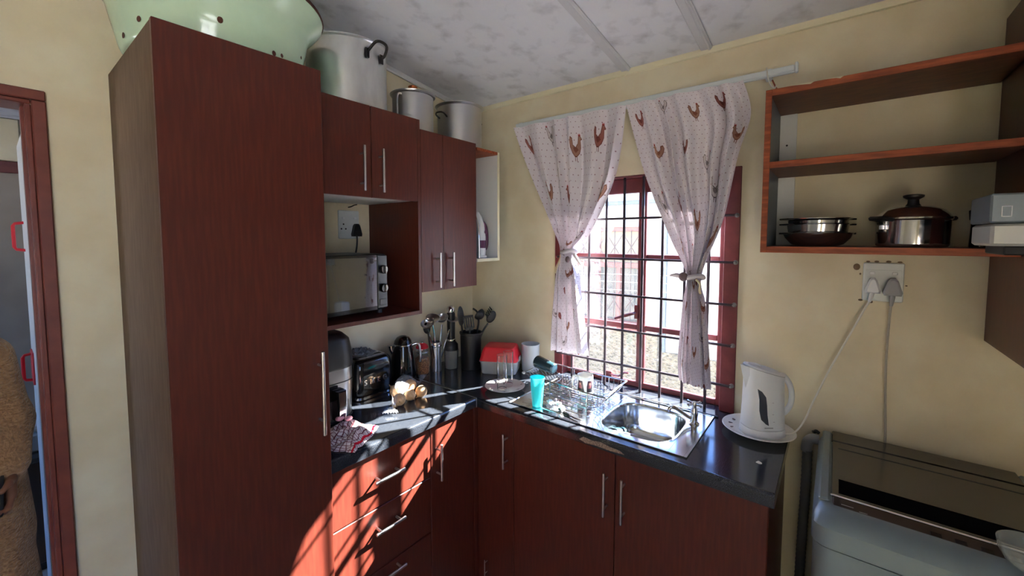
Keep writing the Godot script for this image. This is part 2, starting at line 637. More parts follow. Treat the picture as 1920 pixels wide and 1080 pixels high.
# printed cotton: dots, and hens and cockerels in outline
func rooster_print() -> ImageTexture:
	var S := 640
	var im := Image.create(S, S, false, Image.FORMAT_RGB8)
	im.fill(g8(226, 219, 224))
	for j in 32:
		for i in 20:
			var c := Vector2i(i * 32 + (16 if j % 2 else 0), j * 20 + 8)
			im.fill_rect(Rect2i(c.x, c.y, 5, 3), g8(146, 112, 120))
	var body := PackedVector2Array([Vector2(-.95, .5), Vector2(-.8, .85), Vector2(-.5, .7), Vector2(-.42, .2), Vector2(0, .02), Vector2(.34, .3), Vector2(.46, .78), Vector2(.66, .92), Vector2(.84, .74), Vector2(.98, .6), Vector2(.76, .52), Vector2(.76, 0), Vector2(.5, -.45), Vector2(.15, -.7), Vector2(-.15, -.7), Vector2(-.55, -.42), Vector2(-.82, .0)])
	var comb := PackedVector2Array([Vector2(.46, .84), Vector2(.5, 1.06), Vector2(.6, .94), Vector2(.68, 1.08), Vector2(.8, .86), Vector2(.66, .78)])
	var wing := PackedVector2Array([Vector2(-.4, .0), Vector2(.2, .02), Vector2(.42, -.18), Vector2(.0, -.4), Vector2(-.3, -.22)])
	var spots := [[80, 90, 0, 1], [300, 60, 1, -1], [520, 110, 2, 1], [190, 250, 2, -1], [420, 260, 0, -1], [600, 330, 1, 1], [70, 420, 1, 1], [290, 440, 0, 1], [500, 500, 2, -1], [170, 570, 2, 1], [390, 600, 1, -1]]
	for s in spots:
		var fill: Color = [g8(146, 92, 84), g8(204, 194, 194), g8(158, 118, 102)][s[2]]
		var line: Color = [g8(96, 46, 42), g8(88, 78, 80), g8(110, 60, 44)][s[2]]
		for y in range(-44, 46):
			for x in range(-40, 41):
				var q := Vector2(x * s[3], -y) / 38.0
				var c := fill
				var hit := Geometry2D.is_point_in_polygon(q, body)
				if hit:
					if not Geometry2D.is_point_in_polygon(q * 1.0 + Vector2(.07, 0), body) or not Geometry2D.is_point_in_polygon(q - Vector2(.07, .0), body) or not Geometry2D.is_point_in_polygon(q - Vector2(0, .07), body) or not Geometry2D.is_point_in_polygon(q + Vector2(0, .07), body):
						c = line
					elif Geometry2D.is_point_in_polygon(q, wing):
						c = line.lerp(fill, 0.35)
				elif Geometry2D.is_point_in_polygon(q, comb):
					c = g8(150, 44, 44)
					hit = true
				elif q.y < -.65 and q.y > -1.0 and (absf(q.x + .1) < .035 or absf(q.x - .16) < .035):
					c = line
					hit = true
				if hit:
					im.set_pixel(posmod(s[0] + x, S), posmod(s[1] + y, S), c)
	return ImageTexture.create_from_image(im)

func check_print() -> ImageTexture:
	var im := Image.create(256, 256, false, Image.FORMAT_RGB8)
	for y in 256:
		for x in 256:
			var c := g8(224, 208, 208)
			if (x / 3 + y / 3) % 2 == 0 and (x % 22 < 9 or y % 22 < 9):
				c = g8(196, 172, 172)
			if x % 22 < 4 or y % 22 < 4:
				c = g8(112, 58, 66)
			if x > 236 and x < 246:
				c = g8(196, 30, 48)
			im.set_pixel(x, y, c)
	return ImageTexture.create_from_image(im)

# white mug with a small photo print: two dark blurred upright figures
func mug_print() -> ImageTexture:
	var im := Image.create(256, 128, false, Image.FORMAT_RGB8)
	im.fill(g8(226, 232, 238))
	for k in [[186, 16, 24], [238, 12, 17]]:
		for y in range(24, 116):
			for x in range(k[0] - k[2], k[0] + k[2]):
				var dx := float(x - k[0])
				var w := 12.0 + (y - 24) * 0.12
				if absf(dx) < w:
					var c := g8(60, 34, 44)
					if y > 40 and y < 58 and absf(dx + 1) < 6:
						c = g8(196, 140, 120)
					elif y > 84:
						c = g8(24, 22, 30)
					elif absf(dx) < w * 0.45 and y >= 58:
						c = g8(140, 70, 76)
					im.set_pixel(x, 127 - y, c)
	return ImageTexture.create_from_image(im)

const FLOOR := -0.12
const GZ0 := 2.5
const GZ1 := 3.4
const GY0 := 0.8
const GY1 := 2.2
func hc(z: float) -> float:
	return 2.581 + 0.1355 * z

func _ready() -> void:
	# camera: lens shifted, as the photograph is a crop of a taller frame
	var cam := Camera3D.new()
	cam.name = "camera"
	cam.projection = Camera3D.PROJECTION_FRUSTUM
	cam.near = 0.05
	cam.far = 200.0
	cam.size = 0.05 * 1080.0 / 772.2
	cam.frustum_offset = Vector2(0.0, -0.05 * (540.0 - 494.2) / 772.2)
	cam.position = V(2.012, 1.7133, 2.101)
	cam.rotation_degrees = V(-3.54, 38.23, 0.0)
	cam.current = true
	add_child(cam, true)
	# sky, exposure
	var env := Environment.new()
	env.background_mode = Environment.BG_SKY
	var sky := Sky.new()
	var sm := ProceduralSkyMaterial.new()
	sm.sky_top_color = Color(0.40, 0.60, 0.95)
	sm.sky_horizon_color = Color(0.74, 0.88, 1.0)
	sm.ground_bottom_color = Color(0.5, 0.47, 0.42)
	sm.ground_horizon_color = Color(0.7, 0.68, 0.62)
	sm.sky_curve = 0.12
	sky.sky_material = sm
	env.sky = sky
	env.background_energy_multiplier = 9.0
	env.tonemap_mode = Environment.TONE_MAPPER_LINEAR
	env.tonemap_exposure = 1.22
	env.sdfgi_enabled = true
	env.ssao_enabled = true
	env.ssil_enabled = true
	var we := WorldEnvironment.new()
	we.name = "world"
	we.environment = env
	add_child(we, true)
	var sun := DirectionalLight3D.new()
	sun.name = "sun"
	sun.light_energy = 42.0
	sun.light_color = Color(1.0, 0.985, 0.965)
	sun.light_angular_distance = 0.55
	sun.shadow_enabled = true
	sun.sky_mode = DirectionalLight3D.SKY_MODE_LIGHT_ONLY
	sun.look_at_from_position(Vector3.ZERO, V(-0.52, -0.82, 1.0))
	add_child(sun, true)
	materials()
	shell()
	next_room()
	outside()
	window()
	left_units()
	base_units()
	worktops()
	sink()
	on_cabinets()
	left_counter()
	corner_counter()
	rack()
	curtains()
	right_wall()
	machine()
	person()

# ---------------------------------------------------------------- the room
func shell() -> void:
	var zs := 4.2
	# walls (local x, y of the outline run along z, y for the side walls)
	var side := Transform3D(Basis(V(0, 0, 1), V(0, 1, 0), V(-1, 0, 0)), Vector3.ZERO)
	var dl := PackedVector2Array([Vector2(-0.16, FLOOR), Vector2(2.01, FLOOR), Vector2(2.01, 2.14), Vector2(2.83, 2.14), Vector2(2.83, FLOOR), Vector2(zs, FLOOR), Vector2(zs, hc(zs)), Vector2(-0.16, hc(-0.16))])
	struct("wall_left", Mb.new().extr(dl, 0.0, 0.12, side), M["cream wall paint"])
	# right wall with a wide glazed opening behind the camera
	var wr := Mb.new()
	var sr := side.translated(V(3.22, 0, 0))
	wr.extr(PackedVector2Array([Vector2(-0.1, FLOOR), Vector2(GZ0, FLOOR), Vector2(GZ0, hc(GZ0)), Vector2(-0.1, hc(-0.1))]), 0.0, 0.12, sr)
	wr.extr(PackedVector2Array([Vector2(GZ1, FLOOR), Vector2(zs, FLOOR), Vector2(zs, hc(zs)), Vector2(GZ1, hc(GZ1))]), 0.0, 0.12, sr)
	wr.extr(PackedVector2Array([Vector2(GZ0, GY1), Vector2(GZ1, GY1), Vector2(GZ1, hc(GZ1)), Vector2(GZ0, hc(GZ0))]), 0.0, 0.12, sr)
	wr.bb(3.1, 3.22, FLOOR, GY0, GZ0, GZ1, 0)
	struct("wall_right", wr, M["cream wall paint"])
	var wf := Mb.new()
	wf.bb(0, 3.1, FLOOR, 0.889, -0.1, 0, 0)
	wf.bb(0, 0.74, 0.889, 2.575, -0.1, 0, 0)
	wf.bb(1.61, 3.1, 0.889, 2.575, -0.1, 0, 0)
	wf.bb(0.74, 1.61, 2.04, 2.575, -0.1, 0, 0)
	struct("wall_front", wf, M["cream wall paint"])
	var wb := Mb.new()
	wb.bb(0, 3.1, FLOOR, hc(zs), zs, zs + 0.14, 0)
	struct("wall_back", wb, M["cream wall paint"])
	struct("floor", Mb.new().bb(-0.12, 3.22, FLOOR - 0.1, FLOOR, -0.1, zs + 0.14, 0), M["floor vinyl"])
	var ce := PackedVector2Array([Vector2(-0.16, hc(-0.16)), Vector2(zs + 0.14, hc(zs + 0.14)), Vector2(zs + 0.14, hc(zs + 0.14) + 0.1), Vector2(-0.16, hc(-0.16) + 0.1)])
	struct("ceiling", Mb.new().extr(ce, -3.22, 0.12, side), M["ceiling board paint"])
	# cover battens on the ceiling joints, running away from the window wall
	var ang := rad_to_deg(atan(0.1355))
	for x in [1.125, 1.51, 0.02 + 2.28]:
		var b := Mb.new()
		b.box(V(0, 0, 2.1), V(0.05, 0.014, 4.15), 0.004)
		b.box(V(0.014, -0.008, 2.1), V(0.012, 0.008, 4.15), 0.003)
		b._xf(0, T(V(x, hc(0) - 0.006, 0), -ang, 0, 0))
		struct(numbered("trim_1"), b, M["ceiling batten paint"])
	# beads where ceiling and walls meet
	var c1 := Mb.new()
	c1.extr(PackedVector2Array([Vector2(0, -0.022), Vector2(0.012, -0.02), Vector2(0.02, -0.008), Vector2(0.022, 0.003), Vector2(0, 0.0)]), 0.0, 3.1, Transform3D(Basis(V(0, 0, 1), V(0, 1, 0), V(-1, 0, 0)), V(3.1, hc(0), 0)))
	struct("trim_2", c1, M["cream edging"])
	var c2 := Mb.new()
	c2.box(V(0, 0, 2.1), V(0.022, 0.03, 4.2), 0.006)
	c2._xf(0, T(V(0.011, hc(0) - 0.013, 0), -ang, 0, 0))
	struct("trim_3", c2, M["white melamine"])
	# glazed opening in the right wall, behind the camera: its daylight reaches the left wall
	var wn := Node3D.new()
	wn.name = "window_2"
	wn.set_meta("kind", "structure")
	add_child(wn, true)
	var fm := Mb.new()
	for z in [GZ0 + 0.02, (GZ0 + GZ1) / 2, GZ1 - 0.02]:
		fm.bb(3.15, 3.19, GY0, GY1, z - 0.02, z + 0.02, 0.003)
	for y in [GY0 + 0.02, GY1 - 0.02]:
		fm.bb(3.15, 3.19, y - 0.02, y + 0.02, GZ0, GZ1, 0.003)
	part("frame", fm, M["maroon gloss paint"], wn)
	for k in 2:
		var z := GZ0 + 0.04 + k * ((GZ1 - GZ0) / 2 - 0.02)
		part("pane", Mb.new().bb(3.168, 3.172, GY0 + 0.04, GY1 - 0.04, z, z + (GZ1 - GZ0) / 2 - 0.06, 0), M["window glass"], wn)
	# steel door frame in the left wall
	var dr := Node3D.new()
	dr.name = "door_1"
	dr.set_meta("kind", "structure")
	add_child(dr, true)
	var df := Mb.new()
	var prof := [[1.966, 1.998, 0.0, 0.012], [1.998, 2.012, -0.125, 0.006]]
	for q in prof:
		df.bb(q[2], q[3], FLOOR, 2.1795 - (q[1] - 1.966), q[0], q[1], 0.003)
		df.bb(q[2], q[3], FLOOR, 2.1795 - (q[1] - 1.966), 2.83 + 2.01 - q[1], 2.83 + 2.01 - q[0], 0.003)
		df.bb(q[2], q[3], 2.18 - (q[1] - 1.966), 2.18 - (q[0] - 1.966), q[0], 4.84 - q[0], 0.003)
	# rebate stop
	df.bb(-0.08, -0.03, FLOOR, 2.13, 2.010, 2.020, 0.002)
	part("door_frame", df, M["door frame paint"], dr)
	var lf := part("door_leaf", Mb.new().bb(-0.86, -0.125, FLOOR + 0.01, 2.12, 1.965, 2.004, 0.003), M["lilac grey wall paint"], dr)
	lf.material_override = M["white plastic"]
	for y in [1.72, 1.15]:
		var h := Mb.new()
		h.tube([V(-0.74, y - 0.06, 2.0), V(-0.74, y - 0.055, 2.028), V(-0.74, y - 0.045, 2.034), V(-0.74, y + 0.045, 2.034), V(-0.74, y + 0.055, 2.028), V(-0.74, y + 0.06, 2.0)], 0.006, 8)
		if y < 1.5:
			h.bb(-0.8, -0.68, y - 0.07, y + 0.07, 2.003, 2.010, 0.002)
		part("door_handle", h, M["red plastic"], dr, 40, "red painted pull handle")

func next_room() -> void:
	var x0 := -2.3
	struct("wall_passage_far", Mb.new().bb(x0 - 0.1, x0, FLOOR, 2.5, 0.4, 4.6, 0), M["lilac grey wall paint"])
	struct("wall_passage_end", Mb.new().bb(x0, -0.12, FLOOR, 2.5, 0.4, 0.5, 0), M["lilac grey wall paint"])
	var we := Mb.new()
	we.bb(x0, -0.12, FLOOR, 0.9, 4.5, 4.6, 0)
	we.bb(x0, -0.12, 2.1, 2.5, 4.5, 4.6, 0)
	we.bb(x0, -1.7, 0.9, 2.1, 4.5, 4.6, 0)
	we.bb(-0.7, -0.12, 0.9, 2.1, 4.5, 4.6, 0)
	struct("wall_passage_near", we, M["lilac grey wall paint"])
	struct("wall_passage_side", Mb.new().bb(-0.12, -0.02, FLOOR, 2.5, 4.35, 4.6, 0), M["lilac grey wall paint"])
	struct("floor_passage", Mb.new().bb(x0 - 0.1, -0.12, FLOOR - 0.1, FLOOR, 0.4, 4.6, 0), M["floor vinyl"])
	struct("ceiling_passage", Mb.new().bb(x0 - 0.1, -0.12, 2.5, 2.6, 0.4, 4.6, 0), M["ceiling board paint"])
	# a second doorway across the passage: beige over a maroon head, grey leaf
	var d := Node3D.new()
	d.name = "door_2"
	d.set_meta("kind", "structure")
	add_child(d, true)
	var f := Mb.new()
	f.bb(x0, x0 + 0.03, 2.14, 2.215, 1.945, 3.0, 0.004)
	f.bb(x0, x0 + 0.03, FLOOR, 2.215, 2.93, 3.0, 0.004)
	part("door_frame", f, M["maroon gloss paint"], d)
	part("door_leaf", Mb.new().bb(x0, x0 + 0.02, FLOOR + 0.01, 2.14, 1.945, 2.93, 0.003), M["lilac grey wall paint"], d)
	part("fanlight_board", Mb.new().bb(x0, x0 + 0.012, 2.22, 2.495, 1.94, 3.0, 0.003), M["cream wall paint"], d)
	# low cabinet beyond the door, with a folded cloth and a pale box on it
	var c := thing("low_cabinet", "low dark cabinet in the passage beside the person in the robe", "cabinet", V(-1.6, FLOOR, 1.95))
	part("body", Mb.new().bb(-1.85, -1.35, FLOOR + 0.05, 0.5, 1.72, 2.14, 0.004), M["machine fascia"], c)
	part("top", Mb.new().bb(-1.87, -1.33, 0.5, 0.53, 1.70, 2.16, 0.004), M["worktop laminate"], c)
	part("plinth", Mb.new().bb(-1.83, -1.37, FLOOR, FLOOR + 0.05, 1.74, 2.12, 0.002), M["black plastic"], c)
	solo("storage_box", Mb.new().box(V(-1.58, 0.58, 1.98), V(0.3, 0.1, 0.26), 0.01), M["box grey"], "pale grey box on the low dark cabinet in the passage", "box", V(-1.58, 0.53, 1.98))
	solo("folded_towel", Mb.new().box(V(-1.58, 0.66, 1.98), V(0.26, 0.06, 0.22), 0.022), M["white plastic"], "white folded towel on the pale grey box in the passage", "towel", V(-1.58, 0.63, 1.98))

# ---------------------------------------------------------------- outside
func outside() -> void:
	struct("ground", Mb.new().bb(-24, 30, -0.35, -0.2, -30, 24, 0), M["yard earth"])
	var zf := -2.4
	var h := thing("neighbour_house", "cream rough-cast house across the yard with red framed window behind diamond bars", "house", V(-1.5, -0.2, zf))
	part("rough_cast_wall", Mb.new().bb(-4.5, 0.50, -0.2, 0.66, zf - 0.2, zf, 0), M["rough cast plaster"], h)
	var up := Mb.new()
	up.bb(-4.5, -0.75, 0.66, 2.1, zf - 0.2, zf, 0)
	up.bb(-0.75, 0.50, 1.84, 2.1, zf - 0.2, zf, 0)
	up.bb(0.34, 0.50, 0.66, 1.84, zf - 0.2, zf, 0)
	part("upper_wall", up, M["outside white"], h)
	part("window_sill", Mb.new().bb(-0.8, 0.38, 0.66, 0.75, zf - 0.1, zf + 0.05, 0.008), M["neighbour frame"], h)
	var wf := part("window_frame", Mb.new().bb(-0.75, 0.34, 1.79, 1.84, zf - 0.1, zf - 0.02, 0.004).bb(-0.75, -0.68, 0.75, 1.79, zf - 0.1, zf - 0.02, 0.004).bb(0.28, 0.34, 0.75, 1.79, zf - 0.1, zf - 0.02, 0.004).bb(-0.28, -0.22, 0.75, 1.79, zf - 0.1, zf - 0.02, 0.004).bb(0.0, 0.05, 0.75, 1.40, zf - 0.1, zf - 0.02, 0.004).bb(-0.68, 0.28, 1.37, 1.43, zf - 0.1, zf - 0.02, 0.004), M["neighbour frame"], h)
	for q in [[-0.68, -0.28], [-0.22, 0.28]]:
		part("pane", Mb.new().bb(q[0], q[1], 1.43, 1.79, zf - 0.08, zf - 0.075, 0), M["neighbour curtain"], wf)
	for q in [[-0.68, -0.28], [-0.22, 0.0], [0.05, 0.28]]:
		part("pane", Mb.new().bb(q[0], q[1], 0.75, 1.37, zf - 0.08, zf - 0.075, 0), M["neighbour glass"], wf)
	var lat := Mb.new()
	for i in 5:
		var x := -0.62 + i * 0.2
		lat.tube([V(x, 0.76, zf - 0.01), V(x, 1.8, zf - 0.01)], 0.006, 6)
		for k in 2:
			var y := 1.46 - k * 0.62
			lat.tube([V(x - 0.1, y, zf - 0.012), V(x + 0.1, y + 0.3, zf - 0.012)], 0.005, 6)
			lat.tube([V(x + 0.1, y, zf - 0.012), V(x - 0.1, y + 0.3, zf - 0.012)], 0.005, 6)
	part("diamond_bars", lat, M["bar paint"], h)
	part("fascia", Mb.new().bb(-4.6, 0.503, 2.09, 2.17, zf - 0.22, zf + 0.06, 0.004), M["outside blue grey"], h)
	var rf := PackedVector2Array([Vector2(0.10, 2.17), Vector2(-3.2, 2.9), Vector2(-3.2, 2.86), Vector2(0.10, 2.13)])
	part("roof", Mb.new().extr(rf, -0.503, 4.7, Transform3D(Basis(V(0, 0, 1), V(0, 1, 0), V(-1, 0, 0)), V(0, 0, zf))), M["outside white"], h)
	# white corrugated shed to the right of the house
	var s := thing("corrugated_shed", "white corrugated shed across the yard right of the neighbouring house", "shed", V(2.4, -0.2, zf))
	var w := Mb.new()
	var pts := PackedVector2Array()
	var n := 96
	for i in n + 1:
		pts.append(Vector2(0.56 + 3.6 * i / n, 0.012 * sin(i * PI / 2)))
	for i in n + 1:
		pts.append(Vector2(4.16 - 3.6 * i / n, 0.012 * sin((n - i) * PI / 2) - 0.01))
	w.extr(pts, 0.45, 1.95, Transform3D(Basis(V(1, 0, 0), V(0, 0, 1), V(0, -1, 0)), V(0, 2.35, zf - 0.1)))
	part("corrugated_wall", w, M["outside white"], s)
	part("rough_cast_base", Mb.new().bb(0.505, 4.2, -0.2, 0.45, zf - 0.22, zf - 0.06, 0.0), M["rough cast plaster"], s)
	part("corner_post", Mb.new().bb(0.505, 0.56, 0.45, 1.92, zf - 0.14, zf - 0.06, 0.003), M["outside blue grey"], s)
	part("roof_edge", Mb.new().bb(0.56, 4.25, 1.90, 1.97, zf - 0.3, zf - 0.04, 0.004), M["outside white"], s)
	part("back_wall", Mb.new().bb(0.56, 4.2, -0.2, 1.95, zf - 1.6, zf - 1.5, 0.0), M["outside white"], s)
	for k in 3:
		var y: float = [1.37, 1.29, 1.20][k]
		var l := Mb.new()
		var ps := []
		for i in 13:
			var t := i / 12.0
			ps.append(V(-2.0 + 5.0 * t, y - 0.05 * sin(PI * t) + 0.12 * t, -1.5 - 0.1 * k))
		l.tube(ps, 0.0022, 6)
		solo("washing_line", l, M["outside white"], ["topmost white washing line strung across the yard outside the window", "middle white washing line strung across the yard outside the window", "lowest white washing line strung across the yard outside the window"][k], "washing line", ps[0], "washing lines in the yard")
	var post := Mb.new()
	for x in [-2.0, 3.0]:
		post = Mb.new()
		post.tube([V(x, -0.2, -1.6), V(x, 1.6, -1.6)], 0.03, 10)
		post.tube([V(x, 1.32, -1.75), V(x, 1.32, -1.45)], 0.015, 8)
		solo("line_post", post, M["outside blue grey"], "grey post of the washing lines at the %s end of the yard" % ("left" if x < 0 else "right"), "post", V(x, -0.2, -1.6))

# ---------------------------------------------------------------- window, bars
func window() -> void:
	# maroon painted band round the opening, reveals included
	var tr := Mb.new()
	tr.bb(0.69, 0.746, 0.90, 2.035, 0.0, 0.007, 0.002)
	tr.bb(1.604, 1.668, 0.90, 2.035, 0.0, 0.007, 0.002)
	tr.bb(0.739, 0.745, 0.90, 2.035, -0.098, 0.002, 0.001)
	tr.bb(1.605, 1.611, 0.90, 2.035, -0.098, 0.002, 0.001)
	tr.bb(0.739, 1.611, 2.033, 2.041, -0.098, 0.003, 0.001)
	struct("trim_4", tr, M["maroon gloss paint"])
	var wn := Node3D.new()
	wn.name = "window_1"
	wn.set_meta("kind", "structure")
	add_child(wn, true)
	var z0 := -0.080
	var z1 := -0.055
	var fr := Mb.new()
	fr.bb(0.745, 0.775, 0.90, 2.033, z0, z1, 0.003)
	fr.bb(1.575, 1.605, 0.90, 2.033, z0, z1, 0.003)
	fr.bb(0.775, 1.575, 1.955, 2.033, z0, z1, 0.003)
	fr.bb(0.775, 1.575, 0.90, 0.928, z0, z1, 0.003)
	part("frame", fr, M["maroon gloss paint"], wn)
	part("mullion", Mb.new().bb(1.174, 1.196, 0.928, 1.955, z0, z1, 0.003).bb(1.198, 1.220, 0.928, 1.955, z0 + 0.004, z1 + 0.004, 0.003), M["maroon gloss paint"], wn)
	for q in [[0.775, 1.174], [1.220, 1.575]]:
		for y in [1.229, 1.611]:
			part("transom", Mb.new().bb(q[0], q[1], y - 0.014, y + 0.014, z0, z1, 0.003), M["maroon gloss paint"], wn)
		for y in [[0.928, 1.215], [1.243, 1.597], [1.625, 1.955]]:
			part("pane", Mb.new().bb(q[0], q[1], y[0], y[1], -0.069, -0.066, 0), M["window glass"], wn)
	var hd := Mb.new()
	hd.box(V(1.175, 1.315, z1 + 0.008), V(0.022, 0.075, 0.014), 0.003)
	hd.tube([V(1.172, 1.312, z1 + 0.012), V(1.165, 1.308, z1 + 0.035), V(1.13, 1.296, z1 + 0.045), V(1.068, 1.272, z1 + 0.045)], [0.007, 0.008, 0.009, 0.006], 8)
	part("handle", hd, M["maroon gloss paint"], wn)
	var st := Mb.new()
	st.tube([V(1.01, 0.945, z1 + 0.01), V(1.05, 0.945, z1 + 0.02), V(1.09, 0.95, z1 + 0.03), V(1.12, 0.975, z1 + 0.03), V(1.145, 0.978, z1 + 0.03)], 0.005, 6)
	st.box(V(1.02, 0.945, z1 + 0.008), V(0.04, 0.03, 0.012), 0.002)
	part("stay", st, M["maroon gloss paint"], wn)
	# sill: the worktop material carried into the opening
	struct("trim_5", Mb.new().bb(0.745, 1.605, 0.889, 0.9, -0.1, 0.0, 0.001), M["worktop laminate"])
	# burglar bars
	var g := thing("burglar_bars", "welded black burglar bar grid fixed across the inside of the kitchen window", "window bars", V(1.18, 0.9, 0.012))
	for x in [0.816, 0.921, 1.024, 1.124, 1.226, 1.328, 1.437, 1.543]:
		part("upright_bar", Mb.new().bb(x - 0.006, x + 0.006, 0.9, 2.03, 0.008, 0.02, 0.002), M["bar paint"], g)
	for y in [1.816, 1.603, 1.409, 1.22, 1.032]:
		part("cross_bar", Mb.new().bb(0.715, 1.655, y - 0.0055, y + 0.0055, 0.02, 0.031, 0.002), M["bar paint"], g)
		for x in [0.715, 1.655]:
			var b := Mb.new()
			b.lathe([Vector2(0, 0.0), Vector2(0.010, 0.0), Vector2(0.011, 0.004), Vector2(0.006, 0.008), Vector2(0.005, 0.03), Vector2(0, 0.032)], 10, T(V(x, y, 0.007), 90, 0, 0))
			part("bolt", b, M["maroon gloss paint"] if x < 1.0 else M["hose grey"], g)

# ---------------------------------------------------------------- cabinets
# bar handle: a rod on two posts; axis from a to b, standing off along n
func bar_handle(a: Vector3, b: Vector3, n: Vector3, so: float, r: float, parent: Node3D) -> void:
	var h := Mb.new()
	var d := (b - a).normalized()
	h.tube([a + n * so, a + d * 0.0015 + n * so, b - d * 0.0015 + n * so, b + n * so], [r * 0.8, r, r, r * 0.8], 12)
	var l := a.distance_to(b)
	for t in [0.17, 0.83]:
		var q: Vector3 = a + d * l * t
		h.tube([q + n * 0.0004, q + n * so], r * 0.8, 8, false, false)
	part("handle", h, M["brushed steel"], parent)

func left_units() -> void:
	var W: Material = M["mahogany laminate"]
	# tall cabinet
	var t := thing("tall_cabinet", "tall floor-to-top mahogany cupboard with one long door at the left", "cabinet", V(0.3, FLOOR, 1.595))
	part("carcass", Mb.new().bb(0.003, 0.590, FLOOR + 0.1, 2.28, 1.374, 1.816, 0.001), M["cabinet side"], t)
	part("plinth", Mb.new().bb(0.003, 0.55, FLOOR, FLOOR + 0.1, 1.374, 1.81, 0.001), W, t)
	var d := part("door", Mb.new().bb(0.592, 0.610, 0.02, 2.282, 1.3735, 1.8165, 0.0015), W, t)
	bar_handle(V(0.610, 1.03, 1.411), V(0.610, 1.324, 1.411), V(1, 0, 0), 0.033, 0.006, d)
	# microwave unit
	var u := thing("microwave_cabinet", "mahogany wall cupboard with an open microwave bay under two doors", "cabinet", V(0.2, 1.342, 1.08))
	var x1 := 0.402
	part("side_panel", Mb.new().bb(0.003, 0.42, 1.342, 2.279, 0.795, 0.811, 0.001), W, u)
	part("side_panel", Mb.new().bb(0.003, x1, 1.342, 2.279, 1.355, 1.371, 0.001), W, u)
	part("bottom_board", Mb.new().bb(0.003, 0.42, 1.342, 1.360, 0.811, 1.355, 0.001), W, u)
	part("shelf_board", Mb.new().bb(0.003, x1, 1.893, 1.909, 0.811, 1.355, 0.001), M["white melamine"], u)
	part("top_board", Mb.new().bb(0.003, x1, 2.263, 2.279, 0.811, 1.355, 0.001), W, u)
	part("back_panel", Mb.new().bb(0.003, 0.01, 1.909, 2.263, 0.811, 1.355, 0.0), M["white melamine"], u)
	for q in [[0.8125, 1.060, 1.022], [1.0635, 1.370, 1.114]]:
		var dd := part("door", Mb.new().bb(0.404, 0.421, 1.889, 2.279, q[0], q[1], 0.0015), W, u)
		bar_handle(V(0.421, 1.912, q[2]), V(0.421, 2.1, q[2]), V(1, 0, 0), 0.033, 0.0055, dd)
	# wall cupboard with two doors
	var w := thing("wall_cabinet", "mahogany wall cupboard with two tall doors right of the microwave bay", "cabinet", V(0.2, 1.45, 0.6))
	part("carcass", Mb.new().bb(0.003, x1, 1.46, 2.236, 0.402, 0.793, 0.001), W, w)
	for q in [[0.403, 0.6485, 0.610], [0.651, 0.794, 0.701]]:
		var dd := part("door", Mb.new().bb(0.404, 0.421, 1.447, 2.236, q[0], q[1], 0.0015), W, w)
		bar_handle(V(0.421, 1.463, q[2]), V(0.421, 1.640, q[2]), V(1, 0, 0), 0.033, 0.0055, dd)
	# doorless cubby at the end
	var c := thing("open_wall_cubby", "white lined open wall cubby without a door beside the window wall", "shelf", V(0.2, 1.578, 0.29))
	var e := 0.41
	var wm: Material = M["white melamine"]
	part("side_panel", Mb.new().bb(0.003, e - 0.002, 1.578, 2.221, 0.190, 0.206, 0.0), wm, c)
	part("side_panel", Mb.new().bb(0.003, e - 0.03, 1.578, 2.221, 0.384, 0.400, 0.0), wm, c)
	part("bottom_board", Mb.new().bb(0.003, e - 0.002, 1.578, 1.594, 0.206, 0.384, 0.0), wm, c)
	part("top_board", Mb.new().bb(0.003, e, 2.205, 2.221, 0.206, 0.384, 0.0), M["shelf edge"], c)
	part("back_panel", Mb.new().bb(0.003, 0.008, 1.594, 2.205, 0.206, 0.384, 0.0), wm, c)
	part("edge_strip", Mb.new().bb(e - 0.002, e, 1.578, 2.221, 0.189, 0.207, 0.0004).bb(e - 0.002, e, 1.578, 1.595, 0.207, 0.384, 0.0004), M["cream edging"], c)
	# steam iron standing on its heel in the cubby
	var ir := thing("steam_iron", "white and purple steam iron standing upright in the open cubby", "iron", V(0.33, 1.594, 0.295))
	var rings := []
	for q in [[1.610, 0.05, 0.038, 0.0], [1.65, 0.052, 0.040, 0.0], [1.72, 0.05, 0.036, -0.004], [1.79, 0.04, 0.028, -0.006], [1.84, 0.024, 0.018, -0.004], [1.868, 0.008, 0.007, 0.0]]:
		rings.append(ering(V(0.33, q[0], 0.295 + q[3]), q[1], q[2], 20))
	part("shell", Mb.new().loft(rings), M["white plastic"], ir)
	var sole := PackedVector2Array()
	for i in 17:
		var a := PI * i / 16.0
		sole.append(Vector2(0.055 * cos(a), 0.06 + 0.205 * pow(sin(a), 0.8)))
	sole.append(Vector2(-0.055, 0.0)); sole.append(Vector2(0.055, 0.0))
	part("soleplate", Mb.new().extr(sole, 0, 0.008, T(V(0.33, 1.598, 0.334), 0, 0, 0), 0.001), M["polished steel"], ir)
	part("handle", Mb.new().tube(curve([V(0.33, 1.64, 0.258), V(0.33, 1.655, 0.225), V(0.33, 1.71, 0.218), V(0.33, 1.78, 0.228), V(0.33, 1.81, 0.262)], 16), 0.012, 12), M["iron purple"], ir)
	part("heel", Mb.new().bb(0.285, 0.375, 1.594, 1.612, 0.262, 0.33, 0.004), M["white plastic"], ir)
	part("band", Mb.new().loft([ering(V(0.33, 1.655, 0.295), 0.0535, 0.0415, 20), ering(V(0.33, 1.70, 0.292), 0.053, 0.0395, 20)], true, false, false), M["iron purple"], ir, 40, "purple band")
	part("dial", Mb.new().lathe([Vector2(0, 0), Vector2(0.016, 0), Vector2(0.015, 0.012), Vector2(0, 0.014)], 16, T(V(0.362, 1.75, 0.275), 0, 0, -70)), M["iron purple"], ir)
	# socket behind the microwave bay
	socket("wall_socket", "white double wall socket inside the microwave bay with a black plug", V(0.0, 1.783, 0.932), false)
